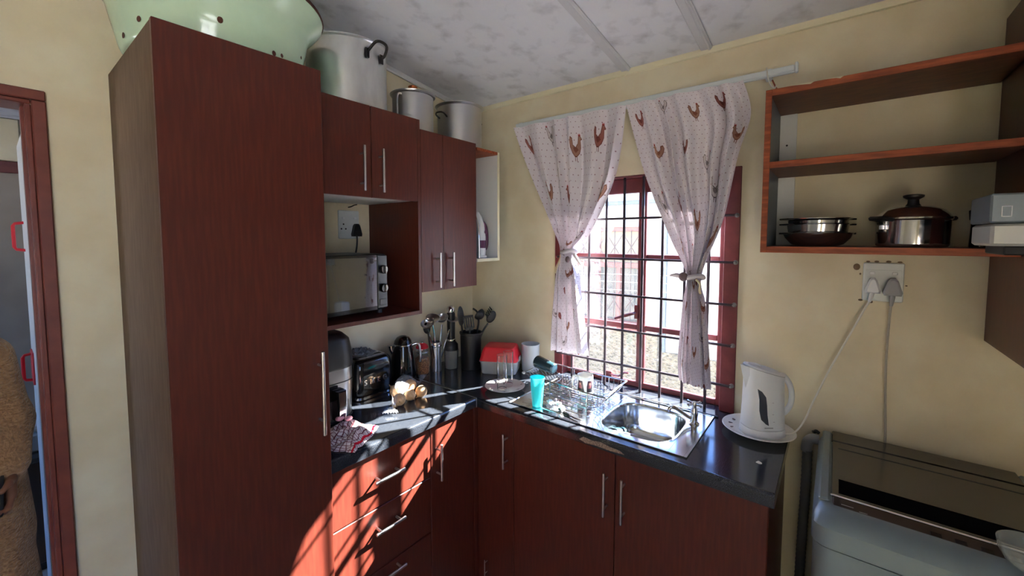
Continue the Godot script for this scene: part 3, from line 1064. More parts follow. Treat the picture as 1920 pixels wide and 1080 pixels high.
	var pg := thing("plug_and_cord", "black three-pin plug and cord in the socket above the microwave", "plug", V(0.012, 1.74, 0.902))
	var pp := PackedVector2Array([Vector2(-0.024, -0.03), Vector2(0.024, -0.03), Vector2(0.026, -0.018), Vector2(0.014, 0.028), Vector2(0.006, 0.036), Vector2(-0.006, 0.036), Vector2(-0.014, 0.028), Vector2(-0.026, -0.018)])
	part("plug", Mb.new().extr(pp, 0, 0.034, Transform3D(Basis(V(0, 0, -1), V(0, 1, 0), V(1, 0, 0)), V(0.0125, 1.752, 0.902)), 0.006), M["black plastic"], pg)
	part("cord", Mb.new().tube(curve([V(0.03, 1.725, 0.902), V(0.032, 1.70, 0.902), V(0.028, 1.66, 0.904), V(0.016, 1.6, 0.91), V(0.014, 1.5, 0.93)], 20), 0.0045, 8), M["black plastic"], pg)
	solo("wall_hook", Mb.new().tube(curve([V(0.002, 1.874, 0.93), V(0.03, 1.876, 0.93), V(0.034, 1.884, 0.915), V(0.034, 1.888, 0.90)], 10), 0.003, 6), M["dark iron"], "small bent hook on the wall above the microwave socket", "hook", V(0.002, 1.874, 0.93))
	# microwave
	var m := thing("microwave_oven", "black microwave with mirror glass door and two round dials", "microwave", V(0.2, 1.36, 1.145))
	part("casing", Mb.new().bb(0.04, 0.345, 1.378, 1.640, 0.945, 1.338, 0.006), M["black plastic"], m)
	part("door", Mb.new().bb(0.346, 0.358, 1.381, 1.637, 1.006, 1.336, 0.002), M["black gloss"], m)
	part("door_glass", Mb.new().bb(0.3582, 0.3612, 1.400, 1.626, 1.010, 1.332, 0.0006), M["mirror door"], m, 40, "mirror glass")
	part("control_panel", Mb.new().bb(0.346, 0.360, 1.388, 1.633, 0.951, 1.004, 0.002), M["panel grey"], m)
	for y in [1.568, 1.481]:
		var k := part("dial", Mb.new().lathe([Vector2(0, 0), Vector2(0.021, 0), Vector2(0.02, 0.012), Vector2(0.017, 0.016), Vector2(0, 0.016)], 24, T(V(0.3605, y, 0.977), 0, 0, -90)), M["black gloss"], m)
		part("grip", Mb.new().box(V(0.381, y, 0.977), V(0.01, 0.036, 0.006), 0.002), M["black gloss"], k)
	part("button", Mb.new().bb(0.3605, 0.364, 1.402, 1.430, 0.960, 0.996, 0.001), M["panel grey"], m)
	m.rotation_degrees.y = 3.2
	for z in [0.97, 1.31]:
		for x in [0.07, 0.32]:
			part("foot", Mb.new().lathe([Vector2(0, 0), Vector2(0.014, 0), Vector2(0.012, 0.018), Vector2(0, 0.018)], 12, T(V(x, 1.3602, z))), M["black plastic"], m)

# double socket plate on a wall: n is +x (left wall) or +z (front wall)
func socket(called: String, label: String, at: Vector3, on_front: bool, grubby := false) -> void:
	var b := Basis(V(0, 0, -1), V(0, 1, 0), V(1, 0, 0)) if not on_front else Basis.IDENTITY
	var xf := Transform3D(b, at)
	var o := thing(called, label, "socket", at)
	var w := 0.117
	var h := 0.147
	part("plate", Mb.new().extr(rpoly(w, h, 0.006), 0.0005, 0.009, xf, 0.003), M["switch plastic"], o)
	part("inset", Mb.new().extr(rpoly(w - 0.014, h - 0.055, 0.003), 0.0092, 0.0105, xf, 0.0005), M["switch plastic"], o)
	if grubby:
		for q in [[-0.078, 0.055, 0.018, 0.022], [-0.02, 0.0775, 0.012, 0.006], [0.014, 0.078, 0.013, 0.007], [-0.045, 0.077, 0.01, 0.005], [0.045, 0.0775, 0.012, 0.005], [-0.062, -0.074, 0.012, 0.007], [-0.03, -0.079, 0.008, 0.008], [-0.0665, 0.028, 0.005, 0.007], [0.066, -0.01, 0.006, 0.004]]:
			part("plaster_chip", Mb.new().ball(V(q[0], q[1], 0.0), V(q[2] * 0.6, q[3] * 0.6, 0.0012), 10, xf), M["bare plaster"], o)
	for s in [-1.0, 1.0]:
		part("switch", Mb.new().box(V(s * 0.032, 0.034, 0.0125), V(0.016, 0.01, 0.004), 0.0015, xf), M["white plastic"], o)
		if not on_front and s < 0:
			for q in [[0.0, 0.012], [-0.012, -0.012], [0.012, -0.012]]:
				part("pin_hole", Mb.new().lathe([Vector2(0, 0), Vector2(0.0045, 0), Vector2(0.0045, 0.0006), Vector2(0, 0.0006)], 10, xf * T(V(s * 0.032 + q[0], -0.01 + q[1], 0.0105), 90, 0, 0)), M["black plastic"], o)

func base_units() -> void:
	var W: Material = M["mahogany laminate"]
	var top := 0.851
	var lo := -0.098
	var d := thing("drawer_unit", "mahogany base unit with three wide drawers under the left worktop", "drawers", V(0.28, FLOOR, 1.13))
	part("carcass", Mb.new().bb(0.003, 0.56, FLOOR + 0.08, top, 0.889, 1.370, 0.001), W, d)
	part("plinth", Mb.new().bb(0.003, 0.52, FLOOR, FLOOR + 0.08, 0.889, 1.370, 0.001), W, d)
	for q in [[0.615, 0.846, 0.741], [0.349, 0.611, 0.528], [lo, 0.345, 0.318]]:
		var f := part("drawer", Mb.new().bb(0.562, 0.580, q[0], q[1], 0.890, 1.369, 0.0025), W, d)
		bar_handle(V(0.580, q[2], 1.199), V(0.580, q[2], 1.057), V(1, 0, 0), 0.035, 0.0065, f)
	var c := thing("corner_cabinet", "mahogany corner base cupboard with one narrow door right of the drawers", "cabinet", V(0.28, FLOOR, 0.74))
	part("carcass", Mb.new().bb(0.003, 0.56, FLOOR + 0.08, top, 0.604, 0.887, 0.001), W, c)
	part("plinth", Mb.new().bb(0.003, 0.52, FLOOR, FLOOR + 0.08, 0.604, 0.887, 0.001), W, c)
	var f := part("door", Mb.new().bb(0.562, 0.580, lo, 0.846, 0.605, 0.887, 0.002), W, c)
	part("corner_post", Mb.new().bb(0.545, 0.586, lo, 0.846, 0.5625, 0.6035, 0.001), W, c)
	bar_handle(V(0.580, 0.588, 0.852), V(0.580, 0.761, 0.852), V(1, 0, 0), 0.035, 0.006, f)
	var n := thing("narrow_cabinet", "narrow mahogany base cupboard in the corner left of the sink doors", "cabinet", V(0.7, FLOOR, 0.29))
	part("carcass", Mb.new().bb(0.003, 0.822, FLOOR + 0.08, top, 0.003, 0.56, 0.001), W, n)
	part("plinth", Mb.new().bb(0.003, 0.822, FLOOR, FLOOR + 0.08, 0.003, 0.52, 0.001), W, n)
	f = part("door", Mb.new().bb(0.588, 0.822, lo, 0.846, 0.562, 0.580, 0.002), W, n)
	bar_handle(V(0.786, 0.597, 0.580), V(0.786, 0.77, 0.580), V(0, 0, 1), 0.035, 0.0055, f)
	bar_handle(V(0.650, -0.03, 0.580), V(0.650, 0.058, 0.580), V(0, 0, 1), 0.02, 0.003, f)
	var s := thing("sink_cabinet", "wide mahogany base cupboard with two doors under the sink", "cabinet", V(1.35, FLOOR, 0.29))
	part("side_panel", Mb.new().bb(0.824, 0.84, FLOOR + 0.08, top, 0.003, 0.56, 0.001), W, s)
	part("side_panel", Mb.new().bb(1.856, 1.872, FLOOR + 0.08, top, 0.003, 0.578, 0.001), W, s)
	part("bottom_board", Mb.new().bb(0.84, 1.856, FLOOR + 0.08, FLOOR + 0.096, 0.003, 0.56, 0.001), W, s)
	part("rail", Mb.new().bb(0.84, 1.856, top - 0.06, top, 0.545, 0.56, 0.001), W, s)
	part("plinth", Mb.new().bb(0.824, 1.872, FLOOR, FLOOR + 0.08, 0.50, 0.52, 0.001), W, s)
	for q in [[0.825, 1.342, 1.310], [1.345, 1.871, 1.385]]:
		f = part("door", Mb.new().bb(q[0], q[1], lo, 0.846, 0.562, 0.580, 0.002), W, s)
		bar_handle(V(q[2], 0.585, 0.580), V(q[2], 0.767, 0.580), V(0, 0, 1), 0.035, 0.0055, f)

func worktops() -> void:
	var L: Material = M["worktop laminate"]
	var y0 := 0.853
	var y1 := 0.9
	# front edge profile: rounded top
	var pf := func(depth: float) -> PackedVector2Array:
		var o := PackedVector2Array([Vector2(0, y0), Vector2(depth - 0.002, y0), Vector2(depth, y0 + 0.002)])
		for i in 7:
			var a := PI / 2 * i / 6.0
			o.append(Vector2(depth - 0.016 + 0.016 * cos(a), y1 - 0.016 + 0.016 * sin(a)))
		o.append(Vector2(0, y1))
		return o
	var l := thing("left_worktop", "black speckled worktop run along the left wall under the appliances", "worktop", V(0.3, y0, 0.98))
	# profile x, y extruded along z
	part("slab", Mb.new().extr(pf.call(0.6), 0.602, 1.372), L, l)
	part("joint_strip", Mb.new().bb(0.0, 0.601, y0 - 0.001, y1 + 0.0012, 0.5995, 0.6025, 0.0005), M["brushed steel"], l)
	var r := thing("sink_worktop", "black speckled worktop run under the window holding the sink", "worktop", V(0.95, y0, 0.3))
	# strips round the sink cut-out; outline (z, y) extruded along x
	var side := Basis(V(0, 0, 1), V(0, 1, 0), V(-1, 0, 0))
	var m := Mb.new()
	m.extr(pf.call(0.599), 0.0, 1.19, Transform3D(side, V(1.19, 0, 0.001)))
	m.extr(pf.call(0.599), 0.0, 0.35, Transform3D(side, V(1.887, 0, 0.001)))
	var fr: PackedVector2Array = pf.call(0.599)
	fr[0].x = 0.51
	fr[fr.size() - 1].x = 0.51
	m.extr(fr, 0.0, 0.347, Transform3D(side, V(1.537, 0, 0.001)))
	m.bb(1.19, 1.537, y0, y1, 0.001, 0.155, 0)
	part("slab", m, L, r)
	part("end_strip", Mb.new().bb(1.887, 1.8885, y0 + 0.001, y1 - 0.003, 0.001, 0.596, 0.0003), L, r)
	var ch := PackedVector2Array([Vector2(1.19, 0.868), Vector2(1.21, 0.884), Vector2(1.25, 0.880), Vector2(1.29, 0.885), Vector2(1.33, 0.878), Vector2(1.37, 0.876), Vector2(1.39, 0.866), Vector2(1.33, 0.862), Vector2(1.27, 0.864), Vector2(1.22, 0.860)])
	part("worn_patch", Mb.new().extr(ch, 0.5995, 0.6008), M["worktop chip"], r, 40, "worn patch of bare board on the front edge")

func sink() -> void:
	var S: Material = M["sink steel"]
	var o := thing("kitchen_sink", "stainless steel sink with a ridged drainer and one rounded bowl", "sink", V(1.18, 0.9, 0.32))
	var y := 0.9045
	# outer plate with a bowl-shaped hole: rings from the outline to the bowl edge, then down
	var n := 48
	var bc := V(1.366, y, 0.333)
	var bowl := func(hx: float, hz: float, r: float, yy: float) -> PackedVector3Array:
		var q := PackedVector3Array()
		for i in n:
			var a := TAU * (i + 0.5) / n
			var c := cos(a)
			var s := -sin(a)
			var t := pow(pow(absf(c) / hx, r) + pow(absf(s) / hz, r), -1.0 / r)
			q.append(V(bc.x + c * t, yy, bc.z + s * t))
		return q
	var outer := PackedVector3Array()
	for i in n:
		var a := TAU * (i + 0.5) / n
		var c := cos(a)
		var s := -sin(a)
		var t: float = min(0.172 / max(absf(c), 1e-6), 0.208 / max(absf(s), 1e-6))
		outer.append(V(clampf(bc.x + c * t, 1.195, 1.537), y, clampf(bc.z + s * t, 0.108, 0.541)))
	for cx in [1.195, 1.537]:
		for cz in [0.108, 0.541]:
			var best := 0
			for i in n:
				if outer[i].distance_squared_to(V(cx, y, cz)) < outer[best].distance_squared_to(V(cx, y, cz)):
					best = i
			outer[best] = V(cx, y, cz)
	var m := Mb.new()
	var deep := [bowl.call(0.160, 0.178, 3.6, y), bowl.call(0.157, 0.175, 3.6, y - 0.002), bowl.call(0.152, 0.17, 3.6, y - 0.012), bowl.call(0.148, 0.166, 3.8, y - 0.10), bowl.call(0.140, 0.158, 3.6, y - 0.135), bowl.call(0.120, 0.138, 3.2, y - 0.15), bowl.call(0.03, 0.03, 2.0, y - 0.156)]
	var all := [outer]
	all.append_array(deep)
	all.reverse()
	m.loft(all, true, true, false)
	m.p = _flip(m.p)
	part("bowl", m, S, o, 50)
	# drainer and the strip right of the bowl
	var pl := Mb.new()
	pl.bb(0.775, 1.195, 0.9002, y, 0.108, 0.541, 0.001)
	pl.bb(1.537, 1.603, 0.9002, y, 0.108, 0.541, 0.001)
	for q in [[0.768, 0.776, 0.102, 0.547], [1.596, 1.607, 0.102, 0.547]]:
		pl.bb(q[0], q[1], 0.9001, y + 0.002, q[2], q[3], 0.0015)
	for q in [[0.102, 0.110], [0.539, 0.547]]:
		pl.bb(0.776, 1.596, 0.9001, y + 0.002, q[0], q[1], 0.0015)
	part("plate", pl, S, o)
	var rd := Mb.new()
	for i in 8:
		var z := 0.15 + i * 0.05
		rd.loft([rring(V(0.99, y - 0.0005, z), 0.17, 0.012, 0.011), rring(V(0.99, y + 0.0022, z), 0.166, 0.007, 0.0065)], true, false, true)
	part("drainer_ridge", rd, S, o)
	part("drain", Mb.new().lathe([Vector2(0, 0), Vector2(0.03, 0), Vector2(0.034, 0.003), Vector2(0.034, 0.0)], 20, T(V(1.43, y - 0.1515, 0.40))), M["drain dark"], o)
	part("seal_strip", Mb.new().bb(0.76, 1.62, 0.8995, 0.9075, 0.088, 0.1, 0.002), M["sealant"], o)
	# tap
	var t := thing("kitchen_tap", "chrome pillar tap with a curved spout and cross handle by the sink", "tap", V(1.552, y, 0.235))
	var C: Material = M["chrome"]
	part("pillar", Mb.new().lathe([Vector2(0, 0), Vector2(0.022, 0), Vector2(0.022, 0.005), Vector2(0.015, 0.010), Vector2(0.014, 0.03), Vector2(0.0165, 0.045), Vector2(0.013, 0.06), Vector2(0.012, 0.072), Vector2(0, 0.074)], 20, T(V(1.552, y, 0.235))), C, t)
	part("spout", Mb.new().tube(curve([V(1.548, y + 0.022, 0.236), V(1.53, y + 0.03, 0.246), V(1.505, y + 0.05, 0.262), V(1.485, y + 0.066, 0.276), V(1.47, y + 0.07, 0.286), V(1.463, y + 0.062, 0.291), V(1.462, y + 0.052, 0.292)], 24), 0.0085, 12), C, t)
	var hd := part("handle", Mb.new().lathe([Vector2(0, 0.07), Vector2(0.009, 0.07), Vector2(0.011, 0.085), Vector2(0.008, 0.098), Vector2(0, 0.1)], 16, T(V(1.552, y, 0.235))), C, t)
	for k in 4:
		var a := TAU * k / 4 + 0.5
		part("cross_arm", Mb.new().tube([V(1.552, y + 0.088, 0.235), V(1.552 + 0.028 * cos(a), y + 0.09, 0.235 + 0.028 * sin(a)), V(1.552 + 0.036 * cos(a), y + 0.09, 0.235 + 0.036 * sin(a))], [0.004, 0.005, 0.0065], 8), C, hd)
	# in the bowl: a white tub and a dark cup on its side
	var b := thing("white_tub", "small white plastic tub lying in the sink bowl", "tub", V(1.262, 0.752, 0.36))
	var xf := T(V(1.272, 0.757, 0.385), 0, 18, 0)
	part("body", Mb.new().loft([rring(V(0, 0.0, 0), 0.042, 0.034, 0.012), rring(V(0, 0.07, 0), 0.05, 0.04, 0.014), rring(V(0, 0.07, 0), 0.046, 0.036, 0.012), rring(V(0, 0.006, 0), 0.039, 0.031, 0.01)], true, true, true, xf), M["white plastic"], b)
	part("emblem", Mb.new().lathe([Vector2(0.008, 0), Vector2(0.011, 0), Vector2(0.011, 0.0008), Vector2(0.008, 0.0008)], 20, xf * T(V(0.0, 0.04, 0.0385), 84, 0, 0)), M["grey plastic"], b)
	var cp := thing("dark_cup", "dark cup lying on its side in the sink bowl", "cup", V(1.238, 0.79, 0.31))
	part("cup_wall", Mb.new().lathe([Vector2(0, 0), Vector2(0.026, 0), Vector2(0.031, 0.075), Vector2(0.029, 0.075), Vector2(0.0245, 0.004), Vector2(0, 0.004)], 24, T(V(1.249, 0.785, 0.262), 82, -15, 0)), M["dark teal plastic"], cp)

func _flip(p: PackedVector3Array) -> PackedVector3Array:
	for i in range(0, p.size(), 3):
		var a := p[i + 1]
		p[i + 1] = p[i + 2]
		p[i + 2] = a
	return p

# ---------------------------------------------------------------- on top of the cabinets
func on_cabinets() -> void:
	# enamel bath
	var c := V(0.31, 2.2825, 1.58)
	var o := thing("enamel_bath", "big pale green enamel bath with rust chips on top of the tall cupboard", "bath tub", c)
	var pr := [Vector2(0, 0), Vector2(0.236, 0), Vector2(0.246, 0.005), Vector2(0.252, 0.018), Vector2(0.270, 0.10), Vector2(0.279, 0.145), Vector2(0.288, 0.165), Vector2(0.312, 0.19), Vector2(0.330, 0.212), Vector2(0.333, 0.224), Vector2(0.326, 0.23), Vector2(0.305, 0.196), Vector2(0.28, 0.17), Vector2(0.265, 0.13), Vector2(0.245, 0.02), Vector2(0.235, 0.01), Vector2(0, 0.008)]
	part("tub_wall", Mb.new().lathe(pr, 72, T(c)), M["green enamel"], o, 55)
	part("rim_edge", Mb.new().lathe([Vector2(0.3325, 0.218), Vector2(0.336, 0.224), Vector2(0.3335, 0.2305), Vector2(0.327, 0.231)], 72, T(c)), M["rust"], o, 60)
	var sp := [[6.02, 0.3, 0.010, 0.07], [0.33, 0.275, 0.009, 0.03], [0.45, 0.28, 0.007, 0.035], [0.87, 0.281, 0.006, 0.075], [5.22, 0.285, 0.009, 0.05], [4.9, 0.28, 0.009, 0.02]]
	for q in sp:
		# angle measured from +x towards -z
		var a: float = q[0] 
		var y: float = q[3]
		var r: float = 0.252 + (y - 0.018) * 0.22 + 0.0012
		part("rust_chip", Mb.new().ball(Vector3.ZERO, V(0.0018, q[2], q[2] * 0.8), 10, T(c + V(r * cos(a), y, -r * sin(a)), 0, rad_to_deg(a), 0)), M["rust"], o)
	# three pots on the wall cupboards
	pot_large()
	pot_lidded()
	pot_small()

func pot_large() -> void:
	var c := V(0.235, 2.2795, 1.055)
	var o := thing("stock_pot", "largest aluminium stock pot, with dark loop handles, nearest the green bath", "pot", c, "")
	var A: Material = M["dull aluminium"]
	part("pot_wall", Mb.new().lathe([Vector2(0, 0), Vector2(0.158, 0), Vector2(0.166, 0.004), Vector2(0.17, 0.014), Vector2(0.171, 0.272), Vector2(0.173, 0.274), Vector2(0.176, 0.278), Vector2(0.175, 0.284), Vector2(0.170, 0.285), Vector2(0.166, 0.280), Vector2(0.165, 0.012), Vector2(0, 0.006)], 64, T(c)), A, o, 35)
	for a in [-40.0, 140.0]:
		var h := Mb.new()
		var xf := T(c, 0, a + 50.0, 0)
		h.tube(curve([V(0.171, 0.225, -0.04), V(0.19, 0.235, -0.042), V(0.215, 0.262, -0.03), V(0.222, 0.268, 0), V(0.215, 0.262, 0.03), V(0.19, 0.235, 0.042), V(0.171, 0.225, 0.04)], 24), 0.006, 8, false, true, xf)
		for s in [-1.0, 1.0]:
			h.box(V(0.173, 0.222, s * 0.04), V(0.006, 0.04, 0.02), 0.002, xf)
		part("handle", h, M["dark iron"], o)

func pot_lidded() -> void:
	var c := V(0.22, 2.2365, 0.674)
	var o := thing("lidded_pot", "middle pot on the wall cupboards, with a lid and copper coloured knob", "pot", c)
	var A: Material = M["brushed steel"]
	part("pot_wall", Mb.new().lathe([Vector2(0, 0), Vector2(0.094, 0), Vector2(0.102, 0.004), Vector2(0.105, 0.014), Vector2(0.106, 0.215), Vector2(0.114, 0.219), Vector2(0.114, 0.222), Vector2(0.101, 0.222), Vector2(0.1, 0.01), Vector2(0, 0.006)], 56, T(c)), A, o, 35)
	var l := part("lid", Mb.new().lathe([Vector2(0.106, 0.2225), Vector2(0.117, 0.2225), Vector2(0.118, 0.226), Vector2(0.108, 0.231), Vector2(0.06, 0.243), Vector2(0, 0.246)], 56, T(c)), A, o, 35)
	part("knob", Mb.new().lathe([Vector2(0, 0.246), Vector2(0.012, 0.246), Vector2(0.012, 0.254), Vector2(0.023, 0.257), Vector2(0.024, 0.274), Vector2(0.02, 0.277), Vector2(0, 0.278)], 24, T(c)), M["copper knob"], l)
	for s in [-1.0, 1.0]:
		var h := Mb.new()
		h.tube(curve([V(0.02, 0.205, s * 0.105), V(0.02, 0.2, s * 0.124), V(0.018, 0.17, s * 0.131), V(0.018, 0.07, s * 0.129), V(0.02, 0.03, s * 0.122), V(0.02, 0.022, s * 0.104)], 24), 0.005, 8, false, true, T(c, 0, 8, 0))
		part("handle", h, A, o)

func pot_small() -> void:
	var c := V(0.215, 2.237, 0.325)
	var o := thing("open_pot", "shiny rimmed pot without a lid standing nearest the window wall corner", "pot", c)
	var A: Material = M["brushed steel"]
	part("pot_wall", Mb.new().lathe([Vector2(0, 0), Vector2(0.118, 0), Vector2(0.126, 0.004), Vector2(0.13, 0.014), Vector2(0.131, 0.235), Vector2(0.142, 0.24), Vector2(0.145, 0.245), Vector2(0.14, 0.248), Vector2(0.126, 0.243), Vector2(0.125, 0.01), Vector2(0, 0.006)], 56, T(c)), A, o, 35)
	for a in [200.0, 20.0]:
		var h := Mb.new()
		h.tube(curve([V(0.13, 0.165, -0.03), V(0.155, 0.18, -0.032), V(0.165, 0.186, -0.016), V(0.166, 0.187, 0.016), V(0.155, 0.18, 0.032), V(0.13, 0.165, 0.03)], 20), 0.005, 8, false, true, T(c, 0, a + 70, 0))
		part("handle", h, M["black plastic"], o)

# ---------------------------------------------------------------- left worktop
func left_counter() -> void:
	var y := 0.9005
	# air fryer
	var o := thing("air_fryer", "steel and black air fryer beside the tall cupboard on the left worktop", "air fryer", V(0.2, y, 1.235))
	var c := V(0.185, 0, 1.222)
	var f := func(yy: float, hx: float, hz: float, r: float) -> PackedVector3Array: return rring(V(c.x, yy, c.z), hx, hz, r, 6)
	part("base", Mb.new().loft([f.call(y, 0.125, 0.115, 0.07), f.call(y + 0.012, 0.138, 0.134, 0.075), f.call(y + 0.02, 0.138, 0.134, 0.075)]), M["black plastic"], o)
	part("steel_shell", Mb.new().loft([f.call(y + 0.02, 0.134, 0.130, 0.072), f.call(y + 0.175, 0.140, 0.135, 0.076), f.call(y + 0.238, 0.139, 0.134, 0.076)], true, false, false), M["brushed steel"], o)
	part("hood", Mb.new().loft([f.call(y + 0.238, 0.141, 0.136, 0.076), f.call(y + 0.245, 0.143, 0.138, 0.078), f.call(y + 0.30, 0.141, 0.136, 0.076), f.call(y + 0.36, 0.13, 0.127, 0.07), f.call(y + 0.385, 0.11, 0.105, 0.065), f.call(y + 0.392, 0.09, 0.088, 0.06)]), M["black plastic"], o)
	part("trim_ring", Mb.new().loft([f.call(y + 0.178, 0.1415, 0.1365, 0.077), f.call(y + 0.182, 0.1415, 0.1365, 0.077)], true, true, true), M["black plastic"], o)
	var b := part("drawer_front", Mb.new().box(V(0.322, y + 0.14, 1.235), V(0.012, 0.07, 0.10), 0.006), M["black plastic"], o)
	var hp := Mb.new()
	hp.loft([rring(V(0.36, y + 0.035, 1.205), 0.028, 0.019, 0.008), rring(V(0.366, y + 0.10, 1.205), 0.03, 0.021, 0.009), rring(V(0.362, y + 0.165, 1.205), 0.03, 0.021, 0.009)])
	part("handle", hp, M["black gloss"], b)
	part("handle_face", Mb.new().loft([rring(V(0.3885, y + 0.038, 1.205), 0.002, 0.014, 0.0018, 2), rring(V(0.3962, y + 0.10, 1.205), 0.002, 0.016, 0.0018, 2), rring(V(0.3925, y + 0.162, 1.205), 0.002, 0.016, 0.0018, 2)]), M["polished steel"], b)
	# toaster
	var t := thing("toaster", "glossy black retro toaster with raised chrome letters on the left worktop", "toaster", V(0.105, y, 0.905))
	var tc := V(0.105, 0, 0.905)
	var g := func(yy: float, hx: float, hz: float, r: float) -> PackedVector3Array: return rring(V(tc.x, yy, tc.z), hx, hz, r, 7)
	part("base", Mb.new().loft([g.call(y, 0.074, 0.098, 0.03), g.call(y + 0.004, 0.08, 0.105, 0.034), g.call(y + 0.016, 0.08, 0.105, 0.034)]), M["chrome"], t)
	part("casing", Mb.new().loft([g.call(y + 0.016, 0.078, 0.102, 0.034), g.call(y + 0.03, 0.083, 0.108, 0.037), g.call(y + 0.15, 0.083, 0.108, 0.037), g.call(y + 0.185, 0.078, 0.103, 0.036), g.call(y + 0.2, 0.066, 0.092, 0.032), g.call(y + 0.204, 0.055, 0.083, 0.028)]), M["black gloss"], t)
	part("slot_plate", Mb.new().bb(0.055, 0.155, y + 0.2035, y + 0.208, 0.83, 0.98, 0.002), M["brushed steel"], t)
	for x in [0.083, 0.127]:
		part("slot", Mb.new().bb(x - 0.013, x + 0.013, y + 0.2075, y + 0.2087, 0.84, 0.97, 0.0003), M["sealant"], t)
	var lv := part("lever", Mb.new().tube([V(0.105, y + 0.135, 0.798), V(0.105, y + 0.135, 0.782)], 0.005, 8), M["chrome"], t)
	part("lever_knob", Mb.new().ball(V(0.105, y + 0.135, 0.776), V(0.014, 0.011, 0.009), 14), M["chrome"], lv)
	part("dial", Mb.new().lathe([Vector2(0, 0), Vector2(0.014, 0), Vector2(0.012, 0.012), Vector2(0, 0.013)], 18, T(V(0.105, y + 0.07, 0.798), -90, 0, 0)), M["chrome"], t)
	letters("SMEG", t, V(0.1885, y + 0.09, 0.968), 0.0375, 0.026)
	# grey crumpled duster on the toaster
	solo("duster", crumple(V(0.07, y + 0.2095, 0.925), 0.075, 0.07, 0.035, 31, 18), M["dusty cloth"], "crumpled grey duster lying on top of the black toaster", "cloth", V(0.07, y + 0.2095, 0.925))
	# black kettle
	var k := thing("black_kettle", "glossy black rounded kettle with chrome handle beside the toaster", "kettle", V(0.088, y, 0.665))
	var kc := V(0.088, y, 0.665)
	part("power_base", Mb.new().lathe([Vector2(0, 0), Vector2(0.072, 0), Vector2(0.074, 0.004), Vector2(0.07, 0.018), Vector2(0, 0.018)], 36, T(kc)), M["black plastic"], k)
	part("jug", Mb.new().lathe([Vector2(0, 0.019), Vector2(0.066, 0.019), Vector2(0.071, 0.03), Vector2(0.072, 0.06), Vector2(0.066, 0.13), Vector2(0.056, 0.19), Vector2(0.052, 0.205)], 40, T(kc)), M["black gloss"], k)
	part("collar", Mb.new().lathe([Vector2(0.052, 0.204), Vector2(0.0545, 0.206), Vector2(0.0545, 0.212), Vector2(0.05, 0.214)], 40, T(kc)), M["chrome"], k)
	part("lid", Mb.new().lathe([Vector2(0.051, 0.212), Vector2(0.046, 0.232), Vector2(0.033, 0.25), Vector2(0.015, 0.258), Vector2(0, 0.26)], 36, T(kc)), M["black gloss"], k)
	part("handle", Mb.new().tube(curve([V(0.05, 0.2, 0), V(0.075, 0.208, 0), V(0.092, 0.19, 0), V(0.096, 0.14, 0), V(0.094, 0.1, 0)], 22), 0.0075, 12, false, true, T(kc, 0, 55, 0)), M["chrome"], k)
	part("spout", Mb.new().loft([ering(V(0.052, 0.15, 0), 0.012, 0.008, 14), ering(V(0.064, 0.18, 0), 0.016, 0.014, 14), ering(V(0.07, 0.205, 0), 0.018, 0.018, 14)], true, true, true, T(kc, 0, 235, 0)), M["chrome"], k)
	# onions in a bag
	onions()
	# dish cloth
	var cl := V(0.46, y + 0.001, 1.235)
	var nz := noise(9.0, 41, 3)
	var fc := func(a: float, b: float) -> Vector3:
		var x := (a - 0.5) * 0.215
		var z := (b - 0.5) * 0.225
		var e: float = 1.0 - pow(max(absf(a - 0.5), absf(b - 0.5)) * 2.0, 4.0)
		var w := nz.get_noise_2d(x, z)
		var h := (0.011 + 0.034 * maxf(w + 0.2, 0.0)) * e + 0.012 * e * absf(sin(z * 70.0 + x * 45.0))
		var s := 1.0 - 0.35 * maxf(0.0, 0.5 - b)
		var p := Basis(Vector3.UP, deg_to_rad(28)) * V(x * s + 0.012 * nz.get_noise_2d(z * 2.0, x), 0, z + 0.012 * nz.get_noise_2d(x * 2.0, z + 3.0))
		return cl + p + V(0, h, 0)
	solo("dish_cloth", Mb.new().grid(fc, 44, 44, Vector2(1.0, 2.0), true), M["checked cotton"], "crumpled white and maroon checked dish cloth at the worktop edge", "cloth", cl, "", 80)
	var pk := Mb.new()
	pk.ball(V(0.385, y + 0.05, 1.215), V(0.014, 0.011, 0.02), 12)
	pk.ball(V(0.41, y + 0.048, 1.19), V(0.013, 0.01, 0.018), 12, )
	solo("pink_sponge", pk, M["pink rubber"], "small pink two-lobed sponge on top of the checked dish cloth", "sponge", V(0.40, y + 0.035, 1.2))
	# glass jar of biscuits
	var j := thing("biscuit_jar", "glass jar of brown biscuits with a red lid seal and glass knob", "jar", V(0.085, y, 0.525))
	var jc := V(0.085, y, 0.525)
	part("glass", Mb.new().lathe([Vector2(0, 0), Vector2(0.036, 0), Vector2(0.042, 0.008), Vector2(0.043, 0.09), Vector2(0.04, 0.11), Vector2(0.034, 0.12), Vector2(0.036, 0.15), Vector2(0.036, 0.156)], 28, T(jc)), M["clear glass"], j)
	part("biscuits", Mb.new().lathe([Vector2(0, 0.004), Vector2(0.036, 0.004), Vector2(0.04, 0.012), Vector2(0.0405, 0.09), Vector2(0.034, 0.1), Vector2(0.012, 0.096), Vector2(0, 0.102)], 24, T(jc)), M["jar cookies"], j)
	part("clip_ring", Mb.new().lathe([Vector2(0.036, 0.13), Vector2(0.038, 0.132), Vector2(0.038, 0.137), Vector2(0.036, 0.139)], 28, T(jc)), M["chrome"], j)
	var jl := part("lid", Mb.new().lathe([Vector2(0, 0.157), Vector2(0.037, 0.157), Vector2(0.038, 0.163), Vector2(0.03, 0.176), Vector2(0.014, 0.187), Vector2(0, 0.188)], 28, T(jc)), M["red plastic"], j, 40, "red lid")
	part("knob", Mb.new().ball(jc + V(0, 0.206, 0), V(0.018, 0.018, 0.018), 16), M["clear glass"], jl)
